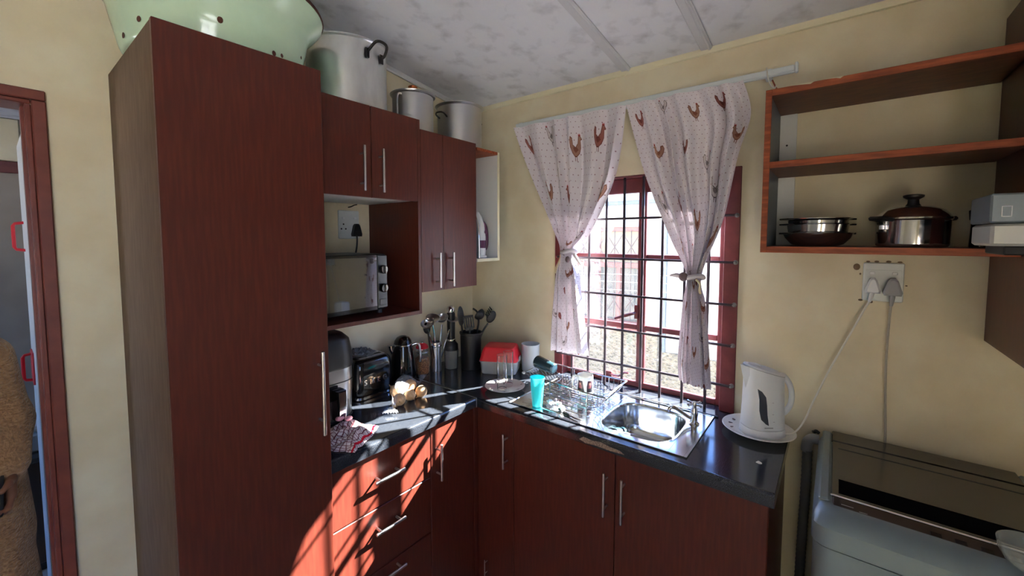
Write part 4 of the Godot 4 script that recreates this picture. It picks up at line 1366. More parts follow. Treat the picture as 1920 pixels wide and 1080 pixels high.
	part("knob_collar", Mb.new().lathe([Vector2(0, 0.186), Vector2(0.01, 0.186), Vector2(0.01, 0.192), Vector2(0, 0.192)], 16, T(jc)), M["chrome"], jl)
	# steel canister with steel utensils
	var sc := V(0.105, y, 0.435)
	var s := thing("steel_utensil_pot", "slim polished steel utensil pot between the biscuit jar and grinder", "utensil pot", sc)
	part("pot_wall", Mb.new().lathe([Vector2(0, 0), Vector2(0.033, 0), Vector2(0.034, 0.003), Vector2(0.034, 0.172), Vector2(0.036, 0.174), Vector2(0.036, 0.18), Vector2(0.032, 0.18), Vector2(0.031, 0.01), Vector2(0, 0.006)], 32, T(sc)), M["brushed steel"], s)
	part("collar", Mb.new().lathe([Vector2(0.0345, 0.15), Vector2(0.037, 0.153), Vector2(0.037, 0.162), Vector2(0.0345, 0.165)], 32, T(sc)), M["chrome"], s)
	# each: head place (from the pot), kind, label
	var specs := [[V(0.03, 0.305, 0.085), "ladle", "steel ladle leaning farthest left in the slim steel pot"], [V(0.015, 0.325, 0.035), "skimmer", "steel slotted skimmer standing left of the middle in the slim steel pot"], [V(0.02, 0.318, -0.035), "serving_spoon", "steel serving spoon right of the middle in the slim steel pot"], [V(0.04, 0.305, -0.09), "steel_turner", "round slotted steel turner at the far right in the slim steel pot"]]
	for i in 4:
		var q: Array = specs[i]
		var u := thing(q[1], q[2], "utensil", sc + V(0, 0.012, 0), "steel utensils in the slim pot")
		var h: Vector3 = q[0]
		var a := sc + V(h.x * 0.2, 0.012, h.z * 0.15)
		var e: Vector3 = sc + h - V(0, 0.035, 0)
		part("handle", Mb.new().tube(curve([a, a.lerp(e, 0.6) + V(0.004, 0, -h.z * 0.12), e], 12), 0.0038, 8), M["polished steel"], u)
		var hm := Mb.new()
		# disc axis (local y) turned towards the room
		var hx := T(sc + h, 0, 50, 0) * T(Vector3.ZERO, 30.0 - 4.0 * i, 0, [14.0, -6.0, 8.0, -12.0][i])
		if i % 2 == 1:
			hm.lathe([Vector2(0.012, 0.001), Vector2(0.03, 0.004), Vector2(0.042, 0.010), Vector2(0.044, 0.011), Vector2(0.042, 0.0125), Vector2(0.03, 0.006), Vector2(0.012, 0.003), Vector2(0.012, 0.001)], 28, hx)
			for w in 6:
				var an := TAU * w / 6
				hm.tube([V(0, 0.002, 0), V(0.013 * cos(an), 0.002, 0.013 * sin(an))], 0.0022, 6, false, true, hx)
		else:
			hm.lathe([Vector2(0, -0.018), Vector2(0.022, -0.013), Vector2(0.036, 0.0), Vector2(0.041, 0.013), Vector2(0.040, 0.0135), Vector2(0.035, 0.001), Vector2(0.021, -0.0115), Vector2(0, -0.0165)], 28, hx)
		part("head", hm, M["brushed steel"], u)
	var bk := thing("black_spoon", "black nylon spoon leaning leftmost out of the slim steel pot", "utensil", sc + V(-0.01, 0.012, 0.012))
	part("handle", Mb.new().tube([sc + V(-0.008, 0.012, 0.01), sc + V(0.0, 0.25, 0.062)], 0.004, 8), M["nylon black"], bk)
	part("head", Mb.new().ball(Vector3.ZERO, V(0.012, 0.036, 0.026), 18, T(sc + V(0.002, 0.276, 0.07), 12, 0, 0)), M["nylon black"], bk)
	# grinder
	var gc := V(0.135, y, 0.335)
	var gr := thing("hand_blender", "black stick blender with chrome tip standing in its grey beaker", "blender", gc)
	part("beaker", Mb.new().lathe([Vector2(0, 0), Vector2(0.04, 0), Vector2(0.043, 0.004), Vector2(0.046, 0.115), Vector2(0.044, 0.115), Vector2(0.041, 0.007), Vector2(0, 0.006)], 32, T(gc)), M["smoked jar"], gr)
	part("body", Mb.new().lathe([Vector2(0, 0.01), Vector2(0.03, 0.01), Vector2(0.03, 0.03), Vector2(0.038, 0.1), Vector2(0.044, 0.118), Vector2(0.042, 0.15), Vector2(0.026, 0.17), Vector2(0.024, 0.2), Vector2(0.026, 0.34), Vector2(0.024, 0.352)], 32, T(gc)), M["black plastic"], gr)
	part("ring", Mb.new().lathe([Vector2(0.0255, 0.172), Vector2(0.028, 0.174), Vector2(0.028, 0.182), Vector2(0.0245, 0.184)], 32, T(gc)), M["chrome"], gr)
	part("cap", Mb.new().lathe([Vector2(0.0245, 0.351), Vector2(0.027, 0.356), Vector2(0.027, 0.372), Vector2(0.022, 0.385), Vector2(0.01, 0.392), Vector2(0, 0.393)], 32, T(gc)), M["chrome"], gr)

# raised letters along a wall facing +x, first letter at the given place, running towards -z
func letters(text: String, parent: Node3D, at: Vector3, step: float, size: float) -> void:
	for i in text.length():
		var tm := TextMesh.new()
		var f := SystemFont.new()
		f.font_names = PackedStringArray(["Droid Sans"])
		f.font_weight = 700
		tm.font = f
		tm.text = text[i]
		tm.font_size = 32
		tm.pixel_size = size / 23.0
		tm.depth = 0.003
		var o := MeshInstance3D.new()
		o.name = "letter"
		o.mesh = tm
		o.material_override = M["chrome"]
		parent.add_child(o, true)
		o.position = at - parent.position + V(0, 0, -step * i)
		o.rotation_degrees = V(0, 90, 0)

# a heap of crumpled cloth
func crumple(c: Vector3, rx: float, rz: float, h: float, sd: int, n := 20) -> Mb:
	var nz := noise(2.6, sd, 3)
	var rings := []
	for i in n + 1:
		var t := float(i) / n
		var ring := PackedVector3Array()
		for j in 32:
			var a := TAU * j / 32
			var d := V(cos(a), 0, -sin(a))
			var w := 1.0 + 0.45 * nz.get_noise_3d(d.x * 1.2, t * 1.5, d.z * 1.2)
			var r := sin(PI * (0.5 + 0.5 * t)) if i < n else 0.0
			var y := h * pow(t, 0.8) * (0.65 + 0.9 * nz.get_noise_3d(d.x * r * 2.0 + 5.0, 0.3, d.z * r * 2.0))
			ring.append(c + V(d.x * rx * r * w, maxf(y, 0.0), d.z * rz * r * w))
		rings.append(ring)
	return Mb.new().loft(rings, true, true, true)

func onions() -> void:
	var y := 0.901
	var lab := ["onion at the bag's left back, farthest from the worktop edge", "onion nearest the knotted left end of the bag, lowest and leftmost in front", "front middle onion in the bag, between two others at the worktop side", "rightmost onion in the plastic bag", "topmost onion of the bag, resting on the others"]
	var at := [V(0.275, 0, 0.85), V(0.372, 0, 0.902), V(0.362, 0, 0.832), V(0.368, 0, 0.765), V(0.306, 0.018, 0.788)]
	var rr := [0.033, 0.030, 0.029, 0.030, 0.033]
	for i in 5:
		var r: float = rr[i]
		var o := thing("onion", lab[i], "onion", V(at[i].x, y + at[i].y, at[i].z), "onions in the plastic bag")
		o.set_meta("org", Vector3.ZERO)
		var tilt := Basis.from_euler(V(0.5 + i, i * 1.3, 0.9 - 0.5 * i))
		var xf := Transform3D(tilt, V(0, r, 0))
		part("bulb", Mb.new().lathe([Vector2(0, -r * 0.92), Vector2(r * 0.4, -r * 0.88), Vector2(r * 0.8, -r * 0.58), Vector2(r, -r * 0.05), Vector2(r * 0.9, r * 0.42), Vector2(r * 0.6, r * 0.78), Vector2(r * 0.28, r * 0.98), Vector2(r * 0.12, r * 1.16), Vector2(0, r * 1.2)], 24, xf), M["onion skin"], o, 60)
		part("neck", Mb.new().tube([xf * V(0, r * 1.1, 0), xf * V(0.002, r * 1.32, 0.001), xf * V(0.005, r * 1.5, 0.0)], [r * 0.13, r * 0.09, r * 0.05], 7), M["onion root"], o)
	# thin plastic bag round them, knotted at both ends
	var b := thing("plastic_bag", "clear knotted plastic bag holding onions on the left worktop", "bag", V(0.33, y, 0.83))
	var nz := noise(14.0, 51, 2)
	var pts := []
	for i in 13:
		var t := i / 12.0
		var a0 := V(0.405, 0.02, 0.97)
		var a1 := V(0.27, 0.03, 0.69)
		pts.append(a0.lerp(a1, t) + V(-0.055, 0.022, 0.0) * sin(PI * t))
	var rings := []
	for i in pts.size():
		var t := i / 12.0
		var prof := [0.006, 0.022, 0.052, 0.066, 0.07, 0.072, 0.074, 0.075, 0.074, 0.068, 0.05, 0.022, 0.006]
		var ring := PackedVector3Array()
		for j in 28:
			var a := TAU * j / 28
			var dir := V(0.9, 0, 0.43)
			var r: float = prof[i]
			var q: Vector3 = pts[i] + dir * cos(a) * r + V(0, 1, 0) * sin(a) * r * 0.62
			q += V(1, 1, 1) * 0.012 * r / 0.07 * nz.get_noise_3dv(q)
			q.y = clampf(q.y, 0.0, 0.2)
			ring.append(q + V(0, y, 0))
		rings.append(ring)
	part("bag_film", Mb.new().loft(rings, true, true, true), M["plastic film"], b, 30)
	for e in [[V(0.405, 0.02, 0.97), V(0.435, 0.004, 1.0), 0.03], [V(0.27, 0.03, 0.69), V(0.2, 0.03, 0.62), 0.018]]:
		var k := Mb.new()
		var d: Vector3 = (e[1] - e[0])
		var sd := d.cross(Vector3.UP).normalized()
		var f := func(u: float, v: float) -> Vector3:
			var w: float = e[2] * (0.25 + v) * (u - 0.5) * 2.0
			return e[0] + d * v + sd * w + V(0, y + 0.012 * absf(sin(u * 19.0 + v * 7.0)) * (0.4 + v), 0)
		k.grid(f, 16, 8)
		part("knotted_end", k, M["wrinkled film"], b, 20)

# ---------------------------------------------------------------- corner of the worktop
func corner_counter() -> void:
	var y := 0.9005
	# black utensil tub with nylon tools
	var c := V(0.235, y, 0.262)
	var o := thing("black_utensil_tub", "round black utensil tub in the corner holding black nylon tools", "utensil pot", c)
	part("tub_wall", Mb.new().lathe([Vector2(0, 0), Vector2(0.058, 0), Vector2(0.06, 0.004), Vector2(0.066, 0.222), Vector2(0.068, 0.228), Vector2(0.062, 0.228), Vector2(0.056, 0.01), Vector2(0, 0.006)], 36, T(c)), M["nylon black"], o)
	part("rim", Mb.new().lathe([Vector2(0.066, 0.216), Vector2(0.0705, 0.219), Vector2(0.0705, 0.229), Vector2(0.066, 0.231)], 36, T(c)), M["black plastic"], o)
	var N: Material = M["nylon black"]
	# spatula: long oval blade
	var a := thing("nylon_spatula", "black nylon spatula with long narrow blade, leftmost in the black tub", "utensil", c + V(0, 0.01, 0.03), "nylon tools in the black tub")
	part("handle", Mb.new().tube(curve([c + V(0, 0.01, 0.02), c + V(-0.02, 0.2, 0.045), c + V(-0.02, 0.3, 0.065)], 10), 0.006, 8), N, a)
	part("blade", Mb.new().ball(Vector3.ZERO, V(0.005, 0.062, 0.021), 18, T(c + V(-0.02, 0.335, 0.067), 4, -25, 0)), N, a)
	# slotted turner
	var b := thing("slotted_turner", "black slotted turner with square head standing in the black tub", "utensil", c + V(0.01, 0.01, 0.01), "nylon tools in the black tub")
	part("handle", Mb.new().tube(curve([c + V(0.01, 0.01, 0.0), c + V(0.02, 0.2, 0.03), c + V(0.025, 0.26, 0.035)], 10), 0.006, 8), N, b)
	var hd := Mb.new()
	var xf := T(c + V(0.025, 0.25, 0.036), 0, 52, 6)
	for i in 5:
		hd.box(V(-0.028 + i * 0.014, 0.045, 0), V(0.0085, 0.07, 0.004), 0.001, xf)
	hd.box(V(0, 0.006, 0), V(0.05, 0.02, 0.005), 0.002, xf)
	hd.box(V(0, 0.083, 0), V(0.0645, 0.014, 0.004), 0.0015, xf)
	part("head", hd, N, b)
	# ladle
	var l := thing("nylon_ladle", "black nylon ladle with round bowl in the middle of the black tub", "utensil", c + V(0.01, 0.01, -0.01), "nylon tools in the black tub")
	part("handle", Mb.new().tube(curve([c + V(0.012, 0.01, -0.01), c + V(0.02, 0.2, -0.03), c + V(0.03, 0.29, -0.04), c + V(0.022, 0.35, -0.035), c + V(0.0, 0.372, -0.02)], 16), 0.006, 8), N, l)
	part("bowl", Mb.new().lathe([Vector2(0, -0.03), Vector2(0.02, -0.026), Vector2(0.035, -0.01), Vector2(0.038, 0.004), Vector2(0.036, 0.004), Vector2(0.033, -0.009), Vector2(0.019, -0.0235), Vector2(0, -0.027)], 28, T(c + V(0.03, 0.335, -0.048), 10, 0, 60)), N, l)
	# pasta server
	var s := thing("pasta_server", "black toothed pasta server leaning right out of the black tub", "utensil", c + V(0.01, 0.01, -0.02), "nylon tools in the black tub")
	part("handle", Mb.new().tube(curve([c + V(0.02, 0.01, 0.0), c + V(0.04, 0.2, -0.05), c + V(0.065, 0.275, -0.09)], 10), 0.006, 8), N, s)
	var sx := T(c + V(0.075, 0.315, -0.108), 0, 40, -30)
	part("head", Mb.new().ball(Vector3.ZERO, V(0.027, 0.042, 0.007), 18, sx), N, s)
	for i in 5:
		var py := -0.012 + i * 0.013
		part("tooth", Mb.new().tube([sx * V(-0.018, py, 0.003), sx * V(-0.034, py + 0.008, 0.012), sx * V(-0.042, py + 0.014, 0.026)], [0.005, 0.0045, 0.003], 6), N, s)
	# lunch box
	var bx := thing("lunch_box", "grey plastic box with a red domed lid in the corner", "box", V(0.43, y, 0.19))
	var bxf := T(V(0.418, y, 0.188), 0, 27, 0)
	part("base", Mb.new().loft([rring(V(0, 0, 0), 0.1, 0.078, 0.02), rring(V(0, 0.004, 0), 0.104, 0.082, 0.022), rring(V(0, 0.07, 0), 0.112, 0.09, 0.024), rring(V(0, 0.073, 0), 0.117, 0.095, 0.026), rring(V(0, 0.079, 0), 0.117, 0.095, 0.026)], true, true, true, bxf), M["box grey"], bx)
	part("lid", Mb.new().loft([rring(V(0, 0.080, 0), 0.116, 0.094, 0.026), rring(V(0, 0.09, 0), 0.114, 0.092, 0.026), rring(V(0, 0.145, 0), 0.098, 0.077, 0.022), rring(V(0, 0.158, 0), 0.09, 0.07, 0.02), rring(V(0, 0.162, 0), 0.07, 0.055, 0.016)], true, true, true, bxf), M["red plastic"], bx)
	for sgn in [-1.0, 1.0]:
		part("clip", Mb.new().box(V(sgn * 0.1175, 0.083, 0), V(0.006, 0.03, 0.05), 0.002, bxf), M["box grey"], bx)
	# frosted jug
	var j := V(0.555, y, 0.068)
	var jg := thing("frosted_jug", "frosted white plastic jug with side handle beside the red lidded box", "jug", j)
	part("jug_wall", Mb.new().lathe([Vector2(0, 0), Vector2(0.05, 0), Vector2(0.053, 0.004), Vector2(0.056, 0.155), Vector2(0.058, 0.165), Vector2(0.0555, 0.166), Vector2(0.053, 0.155), Vector2(0.05, 0.006), Vector2(0, 0.005)], 40, T(j)), M["frosted plastic"], jg)
	part("handle", Mb.new().tube(curve([V(0.054, 0.14, 0), V(0.075, 0.142, 0), V(0.086, 0.13, 0), V(0.086, 0.07, 0), V(0.082, 0.045, 0), V(0.053, 0.03, 0)], 24), 0.006, 10, false, true, T(j, 0, 142, 0)), M["frosted plastic"], jg)
	# plate with two glasses
	var p := V(0.635, y, 0.415)
	var pl := thing("dinner_plate", "white plate with faint pattern carrying two tall glasses", "plate", p)
	part("plate_body", Mb.new().lathe([Vector2(0, 0.002), Vector2(0.055, 0.002), Vector2(0.057, 0.0), Vector2(0.06, 0.003), Vector2(0.085, 0.013), Vector2(0.106, 0.02), Vector2(0.108, 0.0215), Vector2(0.105, 0.023), Vector2(0.083, 0.016), Vector2(0.06, 0.0065), Vector2(0, 0.0055)], 56, T(p)), M["china"], pl, 50)
	for k in 7:
		var an := TAU * k / 7
		part("printed_leaf", Mb.new().ball(Vector3.ZERO, V(0.011, 0.0004, 0.0035), 10, T(p + V(0.093 * cos(an), 0.0200, 0.093 * sin(an)), 0, -rad_to_deg(an) + 40, 0) * T(Vector3.ZERO, 0, 0, 0)), M["china print"], pl)
	var g := thing("tall_glass", "front one of two tall clear glasses on the white plate", "glass", V(0, 0, 0), "tall glasses on the plate")
	part("glass_wall", Mb.new().lathe([Vector2(0, 0), Vector2(0.024, 0), Vector2(0.026, 0.004), Vector2(0.0275, 0.19), Vector2(0.0268, 0.191), Vector2(0.0258, 0.19), Vector2(0.0235, 0.014), Vector2(0, 0.011)], 32), M["tumbler glass"], g, 35)
	g.position = V(0.645, y + 0.0058, 0.452)
	dup(g, V(0.628, y + 0.0058, 0.378), "rear one of two tall clear glasses on the white plate")
	# cyan cup
	var q := V(0.908, 0.9064, 0.503)
	var cc := thing("cyan_cup", "translucent cyan plastic tumbler on the drainer edge, lit by the sun", "cup", q)
	part("cup_wall", Mb.new().lathe([Vector2(0, 0), Vector2(0.022, 0), Vector2(0.0245, 0.003), Vector2(0.034, 0.135), Vector2(0.036, 0.137), Vector2(0.036, 0.142), Vector2(0.0335, 0.142), Vector2(0.032, 0.135), Vector2(0.0225, 0.006), Vector2(0, 0.005)], 36, T(q)), M["cyan plastic"], cc)
	# damp cloth and knife on the drainer
	var dz := V(0.985, 0.9075, 0.452)
	var nn := noise(12.0, 61, 2)
	var fw := func(u: float, v: float) -> Vector3:
		return dz + V((u - 0.5) * 0.13, 0.012 * absf(nn.get_noise_2d(u * 0.5, v * 0.3)) + 0.004 + 0.012 * absf(sin(u * 9.0)) * (1.0 - absf(v - 0.5)), (v - 0.5) * 0.035 + (u - 0.5) * 0.05 + 0.012 * sin(u * 8.0))
	solo("damp_cloth", Mb.new().grid(fw, 28, 8, Vector2.ONE, true), M["damp cloth"], "crumpled strip of damp white cloth on the drainer beside the cyan cup", "cloth", dz, "", 70)
	var kn := thing("table_knife", "dark bladed table knife lying at the front edge of the drainer", "knife", V(1.06, 0.908, 0.50))
	part("handle", Mb.new().tube([V(1.015, 0.911, 0.478), V(1.06, 0.912, 0.497), V(1.085, 0.911, 0.506)], [0.0055, 0.005, 0.004], 8), M["dark iron"], kn)
	part("blade", Mb.new().tube([V(1.085, 0.911, 0.506), V(1.12, 0.9105, 0.519), V(1.145, 0.910, 0.523)], [0.0035, 0.0035, 0.001], 6), M["polished steel"], kn)
	solo("bread_crumb", crumple(V(1.821, 0.9002, 0.412), 0.009, 0.006, 0.008, 71, 6), M["china"], "white crumb lying alone on the worktop in front of the white kettle", "crumb", V(1.821, 0.9002, 0.412))

# ---------------------------------------------------------------- dish rack
func rack() -> void:
	var R := func(u: float, v: float, y: float) -> Vector3:
		var a := V(0.731, y, 0.128).lerp(V(1.212, y, 0.160), u)
		var b := V(0.734, y, 0.377).lerp(V(1.228, y, 0.430), u)
		return a.lerp(b, v)
	var y1 := 1.0
	var y0 := 0.926
	var o := thing("dish_rack", "chrome wire dish rack with white tipped end bars on the drainer", "dish rack", V(0.98, 0.9065, 0.28))
	var S: Material = M["polished steel"]
	part("rim", Mb.new().tube([R.call(0.0, 1, y1), R.call(0.25, 1, y1 - 0.004), R.call(0.75, 1, y1 - 0.004), R.call(1, 1, y1)], 0.003, 8), S, o)
	part("rim", Mb.new().tube([R.call(0.0, 0, y1), R.call(0.25, 0, y1 - 0.004), R.call(0.75, 0, y1 - 0.004), R.call(1, 0, y1)], 0.003, 8), S, o)
	part("end_bar", Mb.new().tube([R.call(0, 0, y1), R.call(0, 0.5, y1 + 0.004), R.call(0, 1, y1)], 0.003, 8), S, o)
	part("end_bar", Mb.new().tube([R.call(1, 0, y1), R.call(1, 0.5, y1 + 0.004), R.call(1, 1, y1)], 0.004, 8), M["white plastic"], o, 40, "white coated end bar")
	for v in [0.0, 1.0]:
		part("tip", Mb.new().ball(R.call(0, v, y1), V(0.012, 0.0065, 0.0065), 12), M["white plastic"], o, 40, "white plastic tip")
	for i in 11:
		var v := 0.04 + 0.92 * i / 10.0
		part("rib_wire", Mb.new().tube(curve([R.call(0.02, v, y1 - 0.002), R.call(0.10, v, y1 - 0.03), R.call(0.2, v, y0), R.call(0.4, v, y0), R.call(0.6, v, y0), R.call(0.8, v, y0), R.call(0.92, v, y0 + 0.022), R.call(0.99, v, y1 - 0.002)], 22), 0.0021, 6), S, o)
	for u in [0.2, 0.34, 0.48, 0.60, 0.72, 0.80, 0.86, 0.91, 0.95]:
		var yy: float = y0 if u <= 0.8 else y0 + [0.010, 0.021, 0.045][[0.86, 0.91, 0.95].find(u)]
		part("cross_wire", Mb.new().tube(curve([R.call(u, 0.0, y1 - 0.003), R.call(u, 0.03, yy + 0.03), R.call(u, 0.1, yy - 0.002), R.call(u, 0.5, yy - 0.002), R.call(u, 0.9, yy - 0.002), R.call(u, 0.97, yy + 0.03), R.call(u, 1.0, y1 - 0.003)], 20), 0.0021, 6), S, o)
	for q in [[0.36, 1.0], [0.80, 1.0], [0.36, 0.0], [0.80, 0.0]]:
		part("leg", Mb.new().tube([R.call(q[0], q[1], y1), R.call(q[0], 0.5 + (q[1] - 0.5) * 1.02, 0.93), R.call(q[0], 0.5 + (q[1] - 0.5) * 1.03, 0.9068)], 0.0025, 8), S, o)
	for i in 7:
		var u := 0.30 + i * 0.035
		part("divider_loop", Mb.new().tube(curve([R.call(u, 0.36, y0), R.call(u - 0.01, 0.37, y0 + 0.05), R.call(u - 0.012, 0.44, y0 + 0.066), R.call(u - 0.01, 0.51, y0 + 0.05), R.call(u, 0.52, y0)], 14), 0.0021, 6), S, o)
	for i in 4:
		var u := 0.70 + i * 0.035
		part("divider_loop", Mb.new().tube(curve([R.call(u, 0.30, y0), R.call(u, 0.31, y0 + 0.05), R.call(u, 0.37, y0 + 0.066), R.call(u, 0.43, y0 + 0.05), R.call(u, 0.44, y0)], 14), 0.0021, 6), S, o)
	# printed mug
	var mc := V(1.035, 0.9285, 0.262)
	var m := thing("printed_mug", "white china mug printed with two dark figures standing in the dish rack", "mug", mc)
	part("mug_wall", Mb.new().lathe([Vector2(0, 0), Vector2(0.036, 0), Vector2(0.039, 0.003), Vector2(0.0395, 0.093), Vector2(0.0385, 0.095), Vector2(0.0365, 0.093), Vector2(0.036, 0.006), Vector2(0, 0.005)], 40, T(mc)), M["china"], m)
	part("print", Mb.new().loft([ering(mc + V(0, 0.008, 0), 0.0398, 0.0398, 40), ering(mc + V(0, 0.088, 0), 0.0400, 0.0400, 40)], true, false, false), M["mug print"], m)
	part("handle", Mb.new().tube(curve([V(0.0385, 0.08, 0), V(0.055, 0.082, 0), V(0.066, 0.07, 0), V(0.066, 0.035, 0), V(0.056, 0.02, 0), V(0.0385, 0.018, 0)], 22), 0.005, 10, false, true, T(mc, 0, 190, 0)), M["china"], m)
	# dark tumbler lying on its side
	var ax := V(0.16, -0.012, 0.034).normalized()
	var c0 := V(0.742, 1.035, 0.262)
	var side := ax.cross(Vector3.UP).normalized()
	var xf := Transform3D(Basis(side, ax, side.cross(ax)), c0)
	var d := thing("dark_tumbler", "dark teal tumbler lying on its side across the left end of the dish rack", "cup", V(0.80, 1.0, 0.275))
	part("cup_wall", Mb.new().lathe([Vector2(0.028, 0.002), Vector2(0.0335, 0.0), Vector2(0.0345, 0.004), Vector2(0.034, 0.012), Vector2(0.027, 0.125), Vector2(0.022, 0.130), Vector2(0, 0.130)], 32, xf), M["dark teal plastic"], d)
	part("cup_inside", Mb.new().lathe([Vector2(0, 0.122), Vector2(0.024, 0.12), Vector2(0.028, 0.002)], 32, xf), M["dark teal plastic"], d)

# ---------------------------------------------------------------- curtains
func drape(L: Array, Rr: Array, n: float, sd: float, reps: Vector2, rows: int, kt: float) -> Mb:
	var l := curve(L, rows)
	var r := curve(Rr, rows)
	var w0: float = r[0].x - l[0].x
	var f := func(u: float, v: float) -> Vector3:
		var i := clampi(int(round(v * rows)), 0, rows)
		var a: Vector2 = l[i]
		var b: Vector2 = r[i]
		var w := b.x - a.x
		var tight := clampf(1.0 - w / w0, 0.0, 1.0)
		var ph := sd + 0.5 * sin(v * 5.0 + sd)
		# unequal folds
		var uu := u + 0.035 * sin(u * TAU * 2.0 + sd) + 0.012 * sin(u * TAU * 5.0 + v * 3.0)
		var s := sin(uu * TAU * n + ph)
		var amp := 0.010 + 0.017 * smoothstep(0.0, 0.12, v) * (1.0 - tight) + 0.014 * tight
		var z := 0.078 + amp * (s + 0.3 * sin(uu * TAU * n * 2.3 + ph * 1.7 + v * 2.0))
		z += 0.018 * tight * sin(PI * u)
		var x := a.x + w * (u + 0.35 / n / TAU * cos(uu * TAU * n + ph) * (0.4 + tight) * sin(PI * u))
		var y := a.y + (b.y - a.y) * u + 0.006 * s * (1.0 if v > 0.98 else 0.0)
		if v < 0.02:
			y += 0.0
		return V(x, y, maxf(z, 0.043))
	return Mb.new().grid(f, int(n * 12), rows, reps, true)

func curtains() -> void:
	# rail
	var rl := thing("curtain_rail", "white plastic curtain rail above the window with loose right end", "curtain rail", V(1.14, 2.385, 0.05))
	part("rail", Mb.new().bb(0.432, 1.852, 2.386, 2.412, 0.045, 0.062, 0.004).bb(0.432, 1.852, 2.380, 2.386, 0.05, 0.060, 0.001), M["pvc rail"], rl)
	for x in [0.46, 1.14, 1.76]:
		part("bracket", Mb.new().bb(x - 0.012, x + 0.012, 2.38, 2.42, 0.0, 0.0447, 0.002), M["pvc rail"], rl)
	part("end_cap", Mb.new().bb(1.852, 1.864, 2.378, 2.42, 0.042, 0.066, 0.004), M["pvc rail"], rl)
	part("tie_wire", Mb.new().tube(curve([V(1.755, 2.42, 0.064), V(1.758, 2.40, 0.068), V(1.762, 2.375, 0.064), V(1.772, 2.345, 0.055), V(1.785, 2.335, 0.05), V(1.79, 2.345, 0.05)], 16), 0.0025, 6), M["cable white"], rl)
	part("rail_hook", Mb.new().tube(curve([V(1.775, 2.37, 0.05), V(1.79, 2.335, 0.045), V(1.80, 2.325, 0.04)], 8), 0.003, 6), M["shelf edge"], rl)
	var C: Material = M["curtain cotton"]
	var L1 := [Vector2(0.437, 2.385), Vector2(0.574, 2.083), Vector2(0.725, 1.775), Vector2(0.778, 1.645), Vector2(0.752, 1.50), Vector2(0.737, 1.36), Vector2(0.722, 1.20), Vector2(0.717, 1.055)]
	var R1 := [Vector2(1.150, 2.385), Vector2(1.092, 2.036), Vector2(0.952, 1.745), Vector2(0.865, 1.645), Vector2(0.888, 1.50), Vector2(0.904, 1.376), Vector2(0.93, 1.21), Vector2(0.951, 1.065)]
	var a := thing("curtain", "left rooster print curtain, tied back high beside the maroon window frame", "curtain", V(0.85, 1.05, 0.07), "rooster print curtains")
	part("cloth", drape(L1, R1, 5.5, 0.6, Vector2(1.4, 2.1), 64, 0.43), C, a, 75)
	tie_band(a, V(0.832, 1.640, 0.085), true)
	var L2 := [Vector2(1.150, 2.385), Vector2(1.20, 2.20), Vector2(1.267, 1.993), Vector2(1.385, 1.715), Vector2(1.463, 1.545), Vector2(1.452, 1.42), Vector2(1.44, 1.26), Vector2(1.432, 1.12), Vector2(1.44, 1.03)]
	var R2 := [Vector2(1.672, 2.385), Vector2(1.706, 2.24), Vector2(1.662, 2.07), Vector2(1.612, 1.80), Vector2(1.527, 1.545), Vector2(1.545, 1.42), Vector2(1.562, 1.28), Vector2(1.576, 1.14), Vector2(1.586, 1.015)]
	var b := thing("curtain", "right rooster print curtain, tied lower in front of the window bars", "curtain", V(1.45, 1.02, 0.07), "rooster print curtains")
	part("cloth", drape(L2, R2, 5.5, 2.1, Vector2(1.4, 2.15), 64, 0.5), C, b, 75)
	tie_band(b, V(1.495, 1.535, 0.085), false)

func tie_band(o: Node3D, c: Vector3, left: bool) -> void:
	var m := Mb.new()
	var pts := []
	for i in 24:
		var a := TAU * i / 24
		pts.append(c + V(0.042 * cos(a), 0.006 * sin(a * 2.0), 0.034 * sin(a)))
	m.tube(pts, [0.010, 0.012, 0.011, 0.012, 0.010, 0.012, 0.011, 0.012, 0.010, 0.012, 0.011, 0.012, 0.010, 0.012, 0.011, 0.012, 0.010, 0.012, 0.011, 0.012, 0.010, 0.012, 0.011, 0.012], 8, true)
	part("tie_band", m, M["tie cotton"], o)
	var k := Mb.new()
	if left:
		k.ball(c + V(0.012, -0.045, 0.035), V(0.014, 0.018, 0.012), 14)
		part("knot", k, M["tie dark"], o)
		part("tie_tail", Mb.new().tube(curve([c + V(-0.04, -0.01, 0.01), c + V(-0.06, -0.06, 0.0), c + V(-0.085, -0.10, -0.01), c + V(-0.10, -0.13, -0.02)], 12), [0.006, 0.007, 0.008, 0.009, 0.010, 0.011, 0.012, 0.012, 0.012, 0.011, 0.009, 0.006, 0.004], 8), M["tie cream"], o)
		part("tie_tail", Mb.new().tube(curve([c + V(0.035, -0.012, 0.012), c + V(0.055, -0.04, 0.01), c + V(0.075, -0.075, 0.0)], 10), [0.007, 0.009, 0.010, 0.011, 0.011, 0.011, 0.010, 0.009, 0.008, 0.006, 0.004], 8), M["tie cotton"], o)
	else:
		k.ball(c + V(-0.035, 0.0, 0.036), V(0.02, 0.022, 0.016), 14)
		part("knot", k, M["tie dark"], o)
		part("tie_tail", Mb.new().tube(curve([c + V(-0.045, 0.0, 0.03), c + V(-0.075, 0.006, 0.03), c + V(-0.10, 0.0, 0.025)], 10), [0.006, 0.008, 0.010, 0.011, 0.011, 0.010, 0.009, 0.008, 0.006, 0.004, 0.002], 8), M["tie cotton"], o)
		part("tie_tail", Mb.new().tube(curve([c + V(0.02, -0.01, 0.035), c + V(0.038, -0.03, 0.035), c + V(0.035, -0.06, 0.03), c + V(0.042, -0.075, 0.03)], 14), 0.005, 8), M["tie cream"], o)

